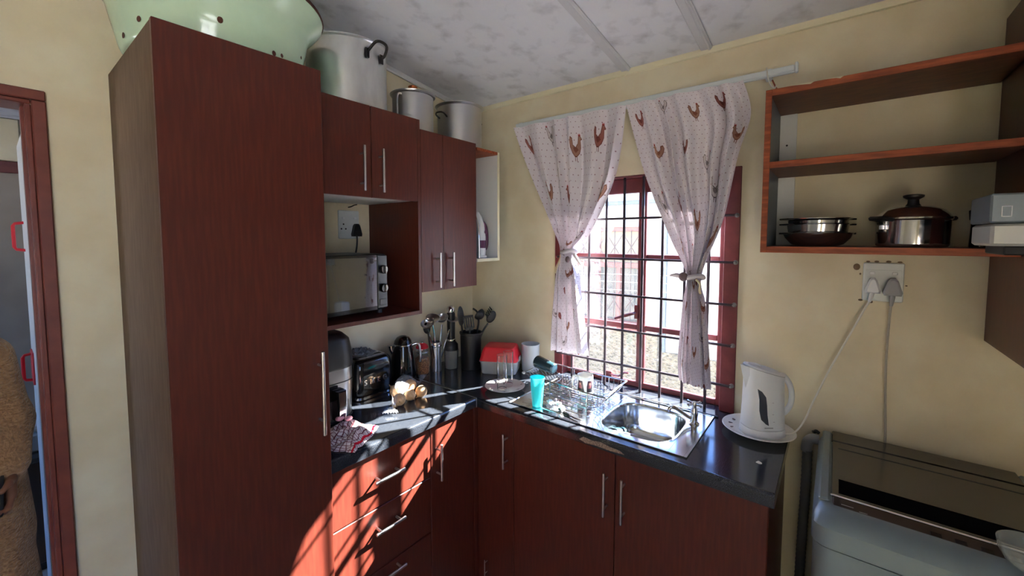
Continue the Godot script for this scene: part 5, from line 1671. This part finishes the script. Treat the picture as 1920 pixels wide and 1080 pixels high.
# ---------------------------------------------------------------- window wall, right of the window
func right_wall() -> void:
	var W: Material = M["shelf edge"]
	var s := thing("wall_shelf", "brown two-tier open wall shelf right of the window with worn edges", "shelf", V(2.1, 1.66, 0.16))
	part("side_panel", Mb.new().bb(1.790, 1.806, 1.66, 2.25, 0.002, 0.315, 0.0), M["panel lining"], s)
	part("side_edge", Mb.new().bb(1.788, 1.808, 1.66, 2.25, 0.315, 0.321, 0.001), W, s)
	for q in [[1.66, 1.683], [1.968, 1.991], [2.227, 2.25]]:
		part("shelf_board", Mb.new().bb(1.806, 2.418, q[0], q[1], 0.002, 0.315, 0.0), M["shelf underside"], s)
		part("shelf_edge", Mb.new().bb(1.808, 2.418, q[0], q[1], 0.315, 0.321, 0.001), W, s)
	part("back_strip", Mb.new().bb(1.806, 1.865, 1.684, 1.967, 0.002, 0.012, 0.001).bb(1.806, 1.865, 1.992, 2.226, 0.002, 0.012, 0.001), M["white melamine"], s)
	for q in [[1.86, 1.93], [1.96, 2.01]]:
		var ch := PackedVector2Array([Vector2(q[0], 2.2505), Vector2(q[0] + 0.03, 2.2475), Vector2(q[1] - 0.01, 2.244), Vector2(q[1], 2.2505)])
		part("worn_patch", Mb.new().extr(ch, 0.3205, 0.3216), M["cream edging"], s, 40, "patch of bare board")
	part("screw", Mb.new().lathe([Vector2(0, 0), Vector2(0.004, 0), Vector2(0.003, 0.002), Vector2(0, 0.002)], 10, T(V(1.832, 2.10, 0.012), 90, 0, 0)), M["dark iron"], s)
	# pans on the lower shelf
	var y := 1.6835
	var P: Material = M["polished steel"]
	var c := V(1.952, y, 0.175)
	var lab := ["wide shallow steel bowl at the bottom of the stack on the wall shelf", "straight sided steel pan in the middle of the stack on the wall shelf", "uppermost steel pan of the stack, with dark rim handles, on the wall shelf"]
	var prof := [[Vector2(0, 0), Vector2(0.06, 0), Vector2(0.08, 0.008), Vector2(0.1, 0.03), Vector2(0.107, 0.046), Vector2(0.112, 0.048), Vector2(0.105, 0.05), Vector2(0.098, 0.032), Vector2(0.078, 0.0105), Vector2(0, 0.003)],
		[Vector2(0, 0.018), Vector2(0.078, 0.018), Vector2(0.087, 0.026), Vector2(0.095, 0.079), Vector2(0.1, 0.081), Vector2(0.094, 0.083), Vector2(0.085, 0.028), Vector2(0, 0.021)],
		[Vector2(0, 0.035), Vector2(0.07, 0.035), Vector2(0.082, 0.045), Vector2(0.0925, 0.094), Vector2(0.104, 0.1), Vector2(0.105, 0.1025), Vector2(0.091, 0.0965), Vector2(0.08, 0.047), Vector2(0, 0.038)]]
	var hy := [0.047, 0.08, 0.1]
	for i in 3:
		var o := thing("steel_pan", lab[i], "pan", c + V(0, prof[i][0].y, 0), "stacked pans on the wall shelf")
		part("pan_wall", Mb.new().lathe(prof[i], 56, T(c)), P, o, 35)
		for sg in [-1.0, 1.0]:
			part("handle", Mb.new().box(V(sg * 0.115, hy[i], 0), V(0.026, 0.006, 0.05), 0.002, T(c, 0, 38, 0)), M["black plastic"], o)
	# casserole
	var k := V(2.208, y, 0.18)
	var o := thing("casserole_pot", "big steel casserole with domed lid and black knob on the wall shelf", "pot", k)
	part("pot_wall", Mb.new().lathe([Vector2(0, 0), Vector2(0.082, 0), Vector2(0.089, 0.004), Vector2(0.092, 0.012), Vector2(0.0925, 0.088), Vector2(0.096, 0.091), Vector2(0.09, 0.091), Vector2(0.089, 0.01), Vector2(0, 0.005)], 56, T(k)), P, o, 35)
	var l := part("lid", Mb.new().lathe([Vector2(0.09, 0.0915), Vector2(0.0965, 0.0925), Vector2(0.096, 0.098), Vector2(0.092, 0.102), Vector2(0.078, 0.122), Vector2(0.05, 0.134), Vector2(0.0, 0.138)], 56, T(k)), P, o, 35)
	part("knob", Mb.new().lathe([Vector2(0, 0.136), Vector2(0.02, 0.137), Vector2(0.015, 0.145), Vector2(0.014, 0.158), Vector2(0.026, 0.166), Vector2(0.027, 0.172), Vector2(0.02, 0.175), Vector2(0, 0.175)], 28, T(k)), M["black plastic"], l)
	for sg in [-1.0, 1.0]:
		var hm := Mb.new()
		hm.box(V(sg * 0.115, 0.078, 0), V(0.046, 0.014, 0.06), 0.005, T(k, 0, 38, 0) * T(Vector3.ZERO, 0, 0, sg * 8.0))
		part("handle", hm, M["black plastic"], o)
		part("handle_bracket", Mb.new().box(V(sg * 0.096, 0.066, 0), V(0.01, 0.018, 0.024), 0.002, T(k, 0, 38, 0)), P, o)
	var cn := V(2.368, y, 0.20)
	var can := thing("dark_canister", "dark canister half hidden behind the cooker hood on the wall shelf", "canister", cn)
	part("body", Mb.new().lathe([Vector2(0, 0), Vector2(0.03, 0), Vector2(0.032, 0.004), Vector2(0.029, 0.085), Vector2(0, 0.086)], 28, T(cn)), M["black gloss"], can)
	part("lid", Mb.new().lathe([Vector2(0, 0.0865), Vector2(0.033, 0.0865), Vector2(0.035, 0.115), Vector2(0.03, 0.118), Vector2(0, 0.118)], 28, T(cn)), M["nylon black"], can)
	# socket with two plugs and their cords
	socket("wall_socket", "grubby white double wall socket under the brown shelf with two plugs", V(2.155, 1.546, 0.0), true, true)
	var q := PackedVector2Array([Vector2(-0.02, -0.028), Vector2(0.02, -0.028), Vector2(0.023, -0.018), Vector2(0.012, 0.022), Vector2(0.006, 0.03), Vector2(-0.006, 0.03), Vector2(-0.012, 0.022), Vector2(-0.023, -0.018)])
	var p1 := thing("kettle_cord", "white plug and cord running from the socket down to the white kettle", "cord", V(2.126, 1.53, 0.011))
	part("plug", Mb.new().extr(q, 0, 0.03, T(V(2.126, 1.532, 0.011)), 0.006), M["white plastic"], p1)
	part("strain_relief", Mb.new().tube([V(2.125, 1.512, 0.03), V(2.122, 1.49, 0.032), V(2.118, 1.47, 0.032)], [0.008, 0.007, 0.005], 8), M["white plastic"], p1)
	part("cord", Mb.new().tube(curve([V(2.119, 1.475, 0.032), V(2.105, 1.44, 0.032), V(2.06, 1.32, 0.03), V(2.01, 1.19, 0.035), V(1.965, 1.06, 0.05), V(1.935, 0.97, 0.08), V(1.905, 0.925, 0.115), V(1.87, 0.918, 0.14)], 36), 0.0034, 8), M["cable white"], p1)
	var p2 := thing("machine_cord", "grey plug and cord hanging straight down behind the washing machine", "cord", V(2.182, 1.53, 0.011))
	part("plug", Mb.new().extr(q, 0, 0.034, T(V(2.182, 1.53, 0.011)).scaled_local(V(1.2, 1.1, 1)), 0.006), M["grey plastic"], p2)
	part("strain_relief", Mb.new().tube([V(2.182, 1.505, 0.032), V(2.181, 1.485, 0.032), V(2.18, 1.46, 0.028)], [0.009, 0.008, 0.005], 8), M["grey plastic"], p2)
	part("cord", Mb.new().tube(curve([V(2.18, 1.465, 0.028), V(2.178, 1.40, 0.02), V(2.176, 1.25, 0.016), V(2.18, 1.10, 0.014), V(2.186, 0.95, 0.014), V(2.188, 0.7, 0.014)], 30), 0.0036, 8), M["cable grey"], p2)
	white_kettle()
	# cooker hood, its cabinet
	var h := thing("hood_cabinet", "dark mahogany cabinet at the right edge above the cooker hood", "cabinet", V(2.75, 1.36, 0.2))
	part("side_panel", Mb.new().bb(2.421, 2.437, 1.362, 2.43, 0.003, 0.412, 0.001), M["mahogany laminate"], h)
	part("front_board", Mb.new().bb(2.437, 3.09, 1.86, 2.43, 0.395, 0.412, 0.001), M["mahogany laminate"], h)
	part("side_panel", Mb.new().bb(3.075, 3.091, 1.362, 1.86, 0.003, 0.412, 0.001), M["mahogany laminate"], h)
	part("top_board", Mb.new().bb(2.437, 3.09, 2.41, 2.43, 0.003, 0.395, 0.0), M["mahogany laminate"], h)
	var g := thing("cooker_hood", "slim grey metal cooker hood sticking out at the right edge", "cooker hood", V(2.7, 1.69, 0.52))
	part("upper_fascia", Mb.new().bb(2.300, 3.06, 1.750, 1.820, 0.414, 0.600, 0.004), M["hood metal"], g)
	part("lower_lip", Mb.new().bb(2.304, 3.06, 1.694, 1.748, 0.414, 0.597, 0.006), M["hood light"], g)
	part("filter", Mb.new().bb(2.33, 3.04, 1.672, 1.694, 0.42, 0.58, 0.003), M["sealant"], g)
	part("emblem", Mb.new().bb(2.318, 2.320, 1.764, 1.79, 0.6, 0.6012, 0.0003).bb(2.333, 2.335, 1.764, 1.79, 0.6, 0.6012, 0.0003).bb(2.32, 2.333, 1.764, 1.766, 0.6, 0.6012, 0.0003).bb(2.32, 2.333, 1.788, 1.79, 0.6, 0.6012, 0.0003), M["white plastic"], g)
	# waste hose and bracket between worktop and machine
	var d := thing("drain_hose", "grey drain hose hanging on the wall between worktop and washing machine", "hose", V(1.94, FLOOR, 0.05))
	var rib := []
	var rr := []
	for i in 90:
		var t := i / 89.0
		rib.append(V(1.945 - 0.004 * sin(t * 5.0), -0.02 + 0.86 * t, 0.045 + 0.004 * sin(t * 7.0)))
		rr.append(0.016 if i % 2 == 0 else 0.018)
	part("hose", Mb.new().tube(rib, rr, 12), M["hose grey"], d, 60)
	part("elbow", Mb.new().tube(curve([V(1.945, 0.835, 0.045), V(1.948, 0.872, 0.048), V(1.962, 0.892, 0.05), V(1.985, 0.893, 0.05)], 14), 0.019, 14), M["grey plastic"], d)
	part("bracket", Mb.new().tube(curve([V(1.965, 0.905, 0.002), V(1.97, 0.915, 0.03), V(1.975, 0.925, 0.04), V(1.985, 0.918, 0.04)], 10), 0.006, 8), M["dark iron"], d)

func white_kettle() -> void:
	var p := V(1.782, 0.9005, 0.142)
	var pl := thing("serving_plate", "large white plate under the white kettle, with small printed flowers", "plate", p)
	part("plate_body", Mb.new().lathe([Vector2(0, 0.002), Vector2(0.075, 0.002), Vector2(0.077, 0), Vector2(0.08, 0.003), Vector2(0.11, 0.014), Vector2(0.132, 0.021), Vector2(0.1345, 0.0225), Vector2(0.131, 0.0245), Vector2(0.109, 0.0175), Vector2(0.08, 0.0075), Vector2(0, 0.0065)], 64, T(p)), M["china"], pl, 50)
	for a in [160.0, 185.0, 210.0]:
		var r := deg_to_rad(a)
		part("printed_flower", Mb.new().ball(Vector3.ZERO, V(0.012, 0.0008, 0.006), 10, T(p + V(0.105 * cos(r), 0.0172, -0.105 * sin(r)), 0, a * 2.0, 0) * T(Vector3.ZERO, 0, 0, 0)), M["china print"], pl)
	var b := V(1.797, 0.9075, 0.155)
	var xf := T(b, 0, 38, 0).scaled_local(V(1.0, 1.16, 1.0))
	var k := thing("white_kettle", "white plastic jug kettle with a dark water window on the large plate", "kettle", b)
	var R := func(yy: float, hx: float, hz: float, tilt: float, dx := 0.0) -> PackedVector3Array:
		var o := PackedVector3Array()
		for i in 44:
			var a := TAU * i / 44
			var q := 2.6
			var c := cos(a)
			var s := sin(a)
			var t := pow(pow(absf(c) / hx, q) + pow(absf(s) / hz, q), -1.0 / q)
			o.append(V(c * t + dx, yy - tilt * c * t, -s * t))
		return o
	part("power_base", Mb.new().loft([R.call(0.0, 0.078, 0.066, 0.0), R.call(0.003, 0.081, 0.069, 0.0), R.call(0.028, 0.079, 0.067, 0.0), R.call(0.03, 0.077, 0.065, 0.0)], true, true, true, xf), M["white plastic"], k)
	part("jug", Mb.new().loft([R.call(0.0315, 0.0775, 0.0655, 0.0), R.call(0.10, 0.0745, 0.062, 0.02), R.call(0.18, 0.0725, 0.059, 0.1), R.call(0.228, 0.0745, 0.058, 0.24, -0.002)], true, true, false, xf), M["white plastic"], k)
	part("lid", Mb.new().loft([R.call(0.2295, 0.0745, 0.058, 0.24, -0.002), R.call(0.236, 0.07, 0.054, 0.24, -0.002), R.call(0.240, 0.05, 0.04, 0.22, -0.004), R.call(0.2405, 0.02, 0.016, 0.2, -0.006)], true, true, true, xf), M["white plastic"], k)
	part("lid_catch", Mb.new().ball(Vector3.ZERO, V(0.024, 0.006, 0.018), 16, xf * T(V(-0.04, 0.2485, 0.0), 0, 0, -10)), M["white plastic"], k)
	part("lid_seam", Mb.new().loft([R.call(0.2278, 0.0752, 0.0587, 0.24, -0.002), R.call(0.2296, 0.0752, 0.0587, 0.24, -0.002)], true, true, true, xf), M["grey plastic"], k)
	part("spout", Mb.new().loft([PackedVector3Array([V(-0.070, 0.17, -0.012), V(-0.0735, 0.165, 0), V(-0.070, 0.17, 0.012)]), PackedVector3Array([V(-0.070, 0.215, -0.026), V(-0.088, 0.213, 0), V(-0.070, 0.215, 0.026)]), PackedVector3Array([V(-0.069, 0.244, -0.03), V(-0.098, 0.25, 0), V(-0.069, 0.244, 0.03)])], true, true, true, xf), M["white plastic"], k)
	part("handle", Mb.new().tube(curve([V(0.066, 0.207, 0), V(0.085, 0.203, 0), V(0.108, 0.175, 0), V(0.118, 0.14, 0), V(0.114, 0.105, 0), V(0.095, 0.08, 0), V(0.07, 0.07, 0)], 28), [0.014, 0.0135, 0.013, 0.0125, 0.012, 0.0115, 0.011, 0.0108, 0.0106, 0.0105, 0.0105, 0.0105, 0.0105, 0.0105, 0.0105, 0.0105, 0.0105, 0.0105, 0.0105, 0.0105, 0.0105, 0.0105, 0.0105, 0.011, 0.0115, 0.012, 0.0125, 0.013, 0.014], 14, false, true, xf), M["white plastic"], k)
	# curved water window on the side that faces the room
	var wpts := [Vector2(-0.052, 0.175), Vector2(-0.040, 0.168), Vector2(-0.026, 0.15), Vector2(-0.022, 0.12), Vector2(-0.020, 0.09), Vector2(-0.014, 0.052), Vector2(-0.024, 0.056), Vector2(-0.040, 0.07), Vector2(-0.046, 0.10), Vector2(-0.047, 0.14)]
	var wm := Mb.new()
	wm.extr(PackedVector2Array(wpts), 0.0, 0.1)
	var sunk := PackedVector3Array()
	for v in wm.p:
		var hz := 0.0655 - (v.y - 0.03) * 0.0365
		var hx := 0.076
		var d := hz * pow(1.0 - pow(absf(v.x) / hx, 2.6), 1.0 / 2.6)
		sunk.append(xf * V(v.x, v.y, d + (0.0035 if v.z > 0.05 else -0.004)))
	wm.p = sunk
	part("water_window", wm, M["window smoke"], k, 60, "dark water window")
	for q in [[0.003, 0.13], [0.004, 0.09], [0.008, 0.064]]:
		part("level_mark", Mb.new().box(V(q[0], q[1], 0.0655 - (q[1] - 0.03) * 0.0365 + 0.0002), V(0.007, 0.0012, 0.0008), 0.0002, xf), M["grey plastic"], k)
	part("maker_mark", Mb.new().box(V(-0.012, 0.043, 0.0653), V(0.034, 0.0035, 0.001), 0.0003, xf), M["grey plastic"], k)

func machine() -> void:
	var o := thing("washing_machine", "silver top-loading washing machine with dark glass lid in the right corner", "washing machine", V(2.26, FLOOR, 0.36))
	var B: Material = M["machine body"]
	var x0 := 1.985
	var x1 := 2.545
	var c := V((x0 + x1) / 2, 0, 0.36)
	var hx := (x1 - x0) / 2
	part("body", Mb.new().loft([rring(c + V(0, FLOOR + 0.03, 0), hx - 0.01, 0.315, 0.04, 6), rring(c + V(0, FLOOR + 0.04, 0), hx - 0.004, 0.32, 0.04, 6), rring(c + V(0, 0.84, 0), hx - 0.004, 0.32, 0.04, 6)]), B, o)
	part("seam", Mb.new().loft([rring(c + V(0, 0.84, 0), hx - 0.008, 0.316, 0.04, 6), rring(c + V(0, 0.8455, 0), hx - 0.008, 0.316, 0.04, 6)], true, false, false), M["machine seam"], o)
	var ct := Mb.new()
	ct.loft([rring(c + V(0, 0.8455, 0), hx, 0.325, 0.042, 6), rring(c + V(0, 0.90, 0), hx, 0.325, 0.042, 6), rring(c + V(0, 0.918, -0.006), hx - 0.006, 0.312, 0.042, 6), rring(c + V(0, 0.930, -0.016), hx - 0.016, 0.292, 0.04, 6), rring(c + V(0, 0.936, -0.022), hx - 0.024, 0.28, 0.038, 6)])
	part("collar", ct, B, o)
	part("side_rail", Mb.new().bb(x0 + 0.012, x0 + 0.04, 0.93, 0.944, 0.06, 0.60, 0.005), B, o)
	part("side_rail", Mb.new().bb(x1 - 0.04, x1 - 0.012, 0.93, 0.944, 0.06, 0.60, 0.005), B, o)
	part("rear_panel", Mb.new().bb(x0 + 0.04, x1 - 0.04, 0.93, 0.944, 0.045, 0.145, 0.004), M["machine lid"], o)
	var l := part("lid", Mb.new().bb(x0 + 0.042, x1 - 0.042, 0.93, 0.943, 0.149, 0.558, 0.003), M["machine lid"], o)
	part("lid_groove", Mb.new().bb(x0 + 0.06, x1 - 0.06, 0.9428, 0.9436, 0.205, 0.211, 0.0002), M["sealant"], l)
	part("lid_window", Mb.new().bb(x0 + 0.06, x1 - 0.06, 0.9428, 0.9442, 0.455, 0.545, 0.0004), M["machine window"], l)
	part("lid_trim", Mb.new().bb(x0 + 0.04, x1 - 0.04, 0.935, 0.945, 0.562, 0.570, 0.002), M["chrome"], o)
	var fx := T(V(c.x, 0.932, 0.602), 14, 0, 0)
	var fa := part("fascia", Mb.new().box(Vector3.ZERO, V(x1 - x0 - 0.09, 0.012, 0.062), 0.004, fx), M["machine fascia"], o)
	for q in [[-0.20, 0.008, 0.028], [-0.165, 0.016, 0.018]]:
		part("printed_mark", Mb.new().box(V(q[0], 0.0062, q[1]- 0.012), V(q[2], 0.0008, 0.0022), 0.0002, fx), M["grey plastic"], fa)
	for i in 5:
		part("button", Mb.new().box(V(-0.02 + i * 0.045, 0.0065, 0.0), V(0.022, 0.002, 0.014), 0.0008, fx), M["machine lid"], fa)
	for x in [x0 + 0.05, x1 - 0.05]:
		for z in [0.09, 0.63]:
			part("foot", Mb.new().lathe([Vector2(0, 0), Vector2(0.025, 0), Vector2(0.022, 0.03), Vector2(0, 0.03)], 16, T(V(x, FLOOR, z))), M["black plastic"], o)
	# glass bowl on the front right of the machine
	var g := V(2.398, 0.9425, 0.642)
	var b := thing("glass_bowl", "round clear glass bowl standing on the washing machine lid's front right", "bowl", g)
	part("bowl_wall", Mb.new().lathe([Vector2(0, 0), Vector2(0.025, 0), Vector2(0.028, 0.003), Vector2(0.046, 0.016), Vector2(0.056, 0.036), Vector2(0.06, 0.056), Vector2(0.0595, 0.058), Vector2(0.0575, 0.056), Vector2(0.053, 0.037), Vector2(0.043, 0.018), Vector2(0.025, 0.006), Vector2(0, 0.005)], 40, T(g)), M["bowl glass"], b, 50)

# ---------------------------------------------------------------- the person in the passage
func person() -> void:
	var o := thing("person", "person in a tan towelling robe standing in the passage beyond the red door frame", "person", V(-0.45, FLOOR, 2.31))
	var X := -0.45
	var Z := 2.31
	# body: trunk, legs and arms; head and hands on finer grids of their own
	var m := Mb.new()
	var sh := 1.30
	var eR := V(X - 0.02, 1.01, Z - 0.208)
	var wR := V(X + 0.09, 0.845, Z - 0.212)
	var eL := V(X - 0.03, 1.01, Z + 0.235)
	var wL := V(X + 0.03, 0.80, Z + 0.23)
	var bones := [
		[V(X, 1.26, Z - 0.08), V(X, 0.95, Z - 0.06), 0.10, 0.09], [V(X, 1.26, Z + 0.08), V(X, 0.95, Z + 0.06), 0.10, 0.09],
		[V(X, 0.92, Z - 0.07), V(X, 0.82, Z - 0.09), 0.11, 0.10], [V(X, 0.92, Z + 0.07), V(X, 0.82, Z + 0.09), 0.11, 0.10],
		[V(X, sh, Z - 0.15), V(X, sh + 0.03, Z), 0.055, 0.075], [V(X, sh, Z + 0.15), V(X, sh + 0.03, Z), 0.055, 0.075],
		[V(X, sh - 0.02, Z - 0.175), eR, 0.05, 0.04], [eR, wR, 0.04, 0.027],
		[V(X, sh - 0.02, Z + 0.175), eL, 0.05, 0.04], [eL, wL, 0.04, 0.027],
		[V(X, 0.80, Z - 0.09), V(X + 0.01, 0.42, Z - 0.095), 0.085, 0.055], [V(X + 0.01, 0.42, Z - 0.095), V(X - 0.01, 0.0, Z - 0.10), 0.055, 0.036],
		[V(X, 0.80, Z + 0.09), V(X + 0.01, 0.42, Z + 0.095), 0.085, 0.055], [V(X + 0.01, 0.42, Z + 0.095), V(X - 0.01, 0.0, Z + 0.10), 0.055, 0.036],
		[V(X, sh, Z), V(X + 0.012, sh + 0.12, Z), 0.065, 0.052],
	]
	m.nets(bones, 0.014, 0.03)
	var hd := V(X + 0.03, 1.52, Z)
	var H := func(a: float, b: float, c: float) -> Vector3: return hd + V(a, b, c)
	m.nets([
		[H.call(-0.03, 0.035, 0), H.call(0.015, 0.04, 0), 0.076, 0.074], [H.call(0.02, 0.0, 0), H.call(0.032, -0.055, 0), 0.060, 0.044],
		[H.call(0.055, -0.085, -0.008), H.call(0.055, -0.085, 0.008), 0.021, 0.021], [H.call(0.083, 0.018, 0), H.call(0.101, -0.022, 0), 0.008, 0.012],
		[H.call(0.092, -0.026, -0.011), H.call(0.092, -0.026, 0.011), 0.008, 0.008],
		[H.call(0.077, 0.034, -0.032), H.call(0.077, 0.034, 0.032), 0.010, 0.010],
		[H.call(0.052, -0.018, -0.036), H.call(0.045, -0.05, -0.03), 0.026, 0.02], [H.call(0.052, -0.018, 0.036), H.call(0.045, -0.05, 0.03), 0.026, 0.02],
		[H.call(0.084, -0.049, -0.014), H.call(0.084, -0.049, 0.014), 0.008, 0.008], [H.call(0.081, -0.061, -0.011), H.call(0.081, -0.061, 0.011), 0.009, 0.009],
		[H.call(-0.008, 0.012, -0.076), H.call(-0.008, -0.022, -0.074), 0.016, 0.010], [H.call(-0.008, 0.012, 0.076), H.call(-0.008, -0.022, 0.074), 0.016, 0.010],
		[H.call(-0.01, -0.06, 0), H.call(-0.018, -0.12, 0), 0.052, 0.055],
	], 0.0055, 0.016, [[H.call(0.093, 0.012, -0.032), 0.0145], [H.call(0.093, 0.012, 0.032), 0.0145]])
	hand(m, wR, V(0.5, -0.8, 0.05).normalized(), V(0.3, 0.25, 1.0).normalized(), 1.0, -1.0)
	hand(m, wL, V(0.15, -1.0, 0.0).normalized(), V(0.0, 0.0, -1.0), 0.45, 1.0)
	part("body", m, M["brown skin"], o, 70)
	for s in [-1.0, 1.0]:
		var e := part("eye", Mb.new().ball(H.call(0.0765, 0.012, s * 0.031), V(0.0105, 0.0065, 0.0125), 14), M["eye white"], o)
		part("iris", Mb.new().ball(H.call(0.0850, 0.012, s * 0.031), V(0.003, 0.0062, 0.0062), 12), M["eye dark"], e)
	part("mouth", Mb.new().ball(H.call(0.0895, -0.055, 0), V(0.004, 0.0035, 0.017), 12), M["lip"], o)
	part("hair", Mb.new().nets([[H.call(-0.04, 0.045, 0), H.call(0.01, 0.062, 0), 0.078, 0.070], [H.call(-0.05, 0.0, -0.03), H.call(-0.05, 0.0, 0.03), 0.062, 0.062], [H.call(-0.085, 0.05, 0), H.call(-0.1, 0.06, 0), 0.04, 0.035]], 0.008, 0.02), M["black hair"], o, 70)
	# robe: one loose shell over trunk, arms and thighs, with a collar and belt
	var rb := Mb.new()
	rb.nets([
		[V(X, 1.25, Z - 0.08), V(X, 0.95, Z - 0.08), 0.125, 0.125], [V(X, 1.25, Z + 0.08), V(X, 0.95, Z + 0.08), 0.125, 0.125],
		[V(X, 0.95, Z - 0.10), V(X, 0.28, Z - 0.12), 0.135, 0.165], [V(X, 0.95, Z + 0.10), V(X, 0.28, Z + 0.12), 0.135, 0.165], [V(X, 0.82, Z - 0.11), V(X, 0.6, Z - 0.12), 0.145, 0.15],
		[V(X + 0.04, 0.6, Z), V(X + 0.05, 0.28, Z), 0.12, 0.15],
		[V(X, sh, Z - 0.14), V(X - 0.01, sh + 0.055, Z - 0.03), 0.075, 0.07], [V(X, sh, Z + 0.14), V(X - 0.01, sh + 0.055, Z + 0.03), 0.075, 0.07],
		[V(X, sh - 0.03, Z - 0.175), eR, 0.078, 0.078], [eR, wR.lerp(eR, 0.2), 0.078, 0.062],
		[V(X, sh - 0.03, Z + 0.175), eL, 0.078, 0.078], [eL, wL.lerp(eL, 0.2), 0.078, 0.062],
		[V(X + 0.12, 0.9, Z - 0.05), V(X + 0.15, 0.3, Z - 0.10), 0.016, 0.026], [V(X + 0.11, 0.9, Z - 0.15), V(X + 0.11, 0.3, Z - 0.22), 0.018, 0.03], [V(X + 0.11, 0.9, Z + 0.10), V(X + 0.14, 0.3, Z + 0.16), 0.018, 0.03],
		[eR + V(0.03, 0.05, -0.02), eR + V(0.04, 0.0, 0.03), 0.03, 0.03],
	], 0.014, 0.035, [[V(X + 0.12, 1.44, Z), 0.105]])
	part("robe", rb, M["towelling robe"], o, 70)
	var cl := Mb.new()
	for s in [-1.0, 1.0]:
		cl.tube(curve([V(X - 0.075, 1.415, Z), V(X - 0.03, 1.405, Z + s * 0.075), V(X + 0.06, 1.35, Z + s * 0.082), V(X + 0.118, 1.22, Z + s * 0.05), V(X + 0.130, 1.05, Z + s * 0.01)], 24), 0.022, 10)
	part("collar", cl, M["towelling robe"], o, 60)
	var bl := []
	for i in 40:
		var a := TAU * i / 40
		bl.append(V(X + 0.142 * cos(a), 0.985, Z + 0.22 * sin(a)))
	var bt := Mb.new().tube(bl, 0.02, 10, true)
	bt.tube(curve([V(X + 0.15, 0.985, Z + 0.03), V(X + 0.168, 0.93, Z + 0.04), V(X + 0.172, 0.8, Z + 0.045), V(X + 0.178, 0.66, Z + 0.04)], 14), 0.016, 10)
	bt.tube(curve([V(X + 0.15, 0.985, Z + 0.02), V(X + 0.168, 0.92, Z + 0.0), V(X + 0.172, 0.82, Z - 0.01), V(X + 0.178, 0.72, Z - 0.012)], 14), 0.016, 10)
	bt.ball(V(X + 0.152, 0.985, Z + 0.025), V(0.026, 0.03, 0.032), 14)
	part("belt", bt, M["towelling robe"], o, 60)
	for s in [-1.0, 1.0]:
		var f := V(X + 0.045, FLOOR, Z + s * 0.10)
		part("shoe", Mb.new().loft([rring(f, 0.115, 0.042, 0.04, 6), rring(f + V(0, 0.02, 0), 0.118, 0.045, 0.043, 6), rring(f + V(-0.005, 0.05, 0), 0.108, 0.042, 0.041, 6), rring(f + V(-0.03, 0.075, 0), 0.065, 0.036, 0.034, 6)]), M["shoe grey"], o, 50)
	# black phone held in the right hand
	var d := V(0.5, -0.8, 0.05).normalized()
	var n := V(0.3, 0.25, 1.0)
	n = (n - d * n.dot(d)).normalized()
	var pc := wR + d * 0.075 + n * 0.027
	var px := Transform3D(Basis(d.cross(n), d, n).orthonormalized(), pc)
	var ph := thing("mobile_phone", "black phone held in the robed person's hand beyond the door frame", "phone", pc)
	part("case", Mb.new().extr(rpoly(0.072, 0.15, 0.01), -0.005, 0.005, px, 0.002), M["black plastic"], ph)
	part("screen", Mb.new().extr(rpoly(0.064, 0.14, 0.007), 0.005, 0.0056, px), M["black gloss"], ph)

# palm, four bent fingers and a thumb; d points down the hand, n out of the palm
func hand(m: Mb, w: Vector3, d: Vector3, n0: Vector3, curl: float, side: float) -> void:
	var n := (n0 - d * n0.dot(d)).normalized()
	var s := d.cross(n) * side
	var b := []
	for k in 4:
		var x := (k - 1.5) * 0.019
		b.append([w + d * 0.005 + s * x * 0.55, w + d * 0.085 + s * x, 0.0155, 0.0125])
	var len := [0.034, 0.042, 0.046, 0.041]
	for k in 4:
		var x := (k - 1.5) * 0.020
		var p := w + d * 0.088 + s * x
		var a := 0.25 * curl
		for j in 3:
			var l: float = len[k] * [1.0, 0.66, 0.5][j]
			var e := p + (d * cos(a) + n * sin(a)) * l
			b.append([p, e, 0.0092 - 0.0007 * j, 0.0086 - 0.0008 * j])
			p = e
			a += (0.95 if j == 0 else 0.75) * curl
	var t0 := w + d * 0.028 + s * 0.026
	var t1 := t0 + (d * 0.55 + s * 0.65 + n * 0.45).normalized() * 0.036
	var t2 := t1 + (d * 0.75 + s * 0.15 + n * 0.6).normalized() * 0.03
	b.append([w + d * 0.02 + s * 0.012, t0, 0.015, 0.0135])
	b.append([t0, t1, 0.0125, 0.0105])
	b.append([t1, t2, 0.0103, 0.0085])
	b.append([w - d * 0.04, w + d * 0.01, 0.026, 0.022])
	m.nets(b, 0.004, 0.007)
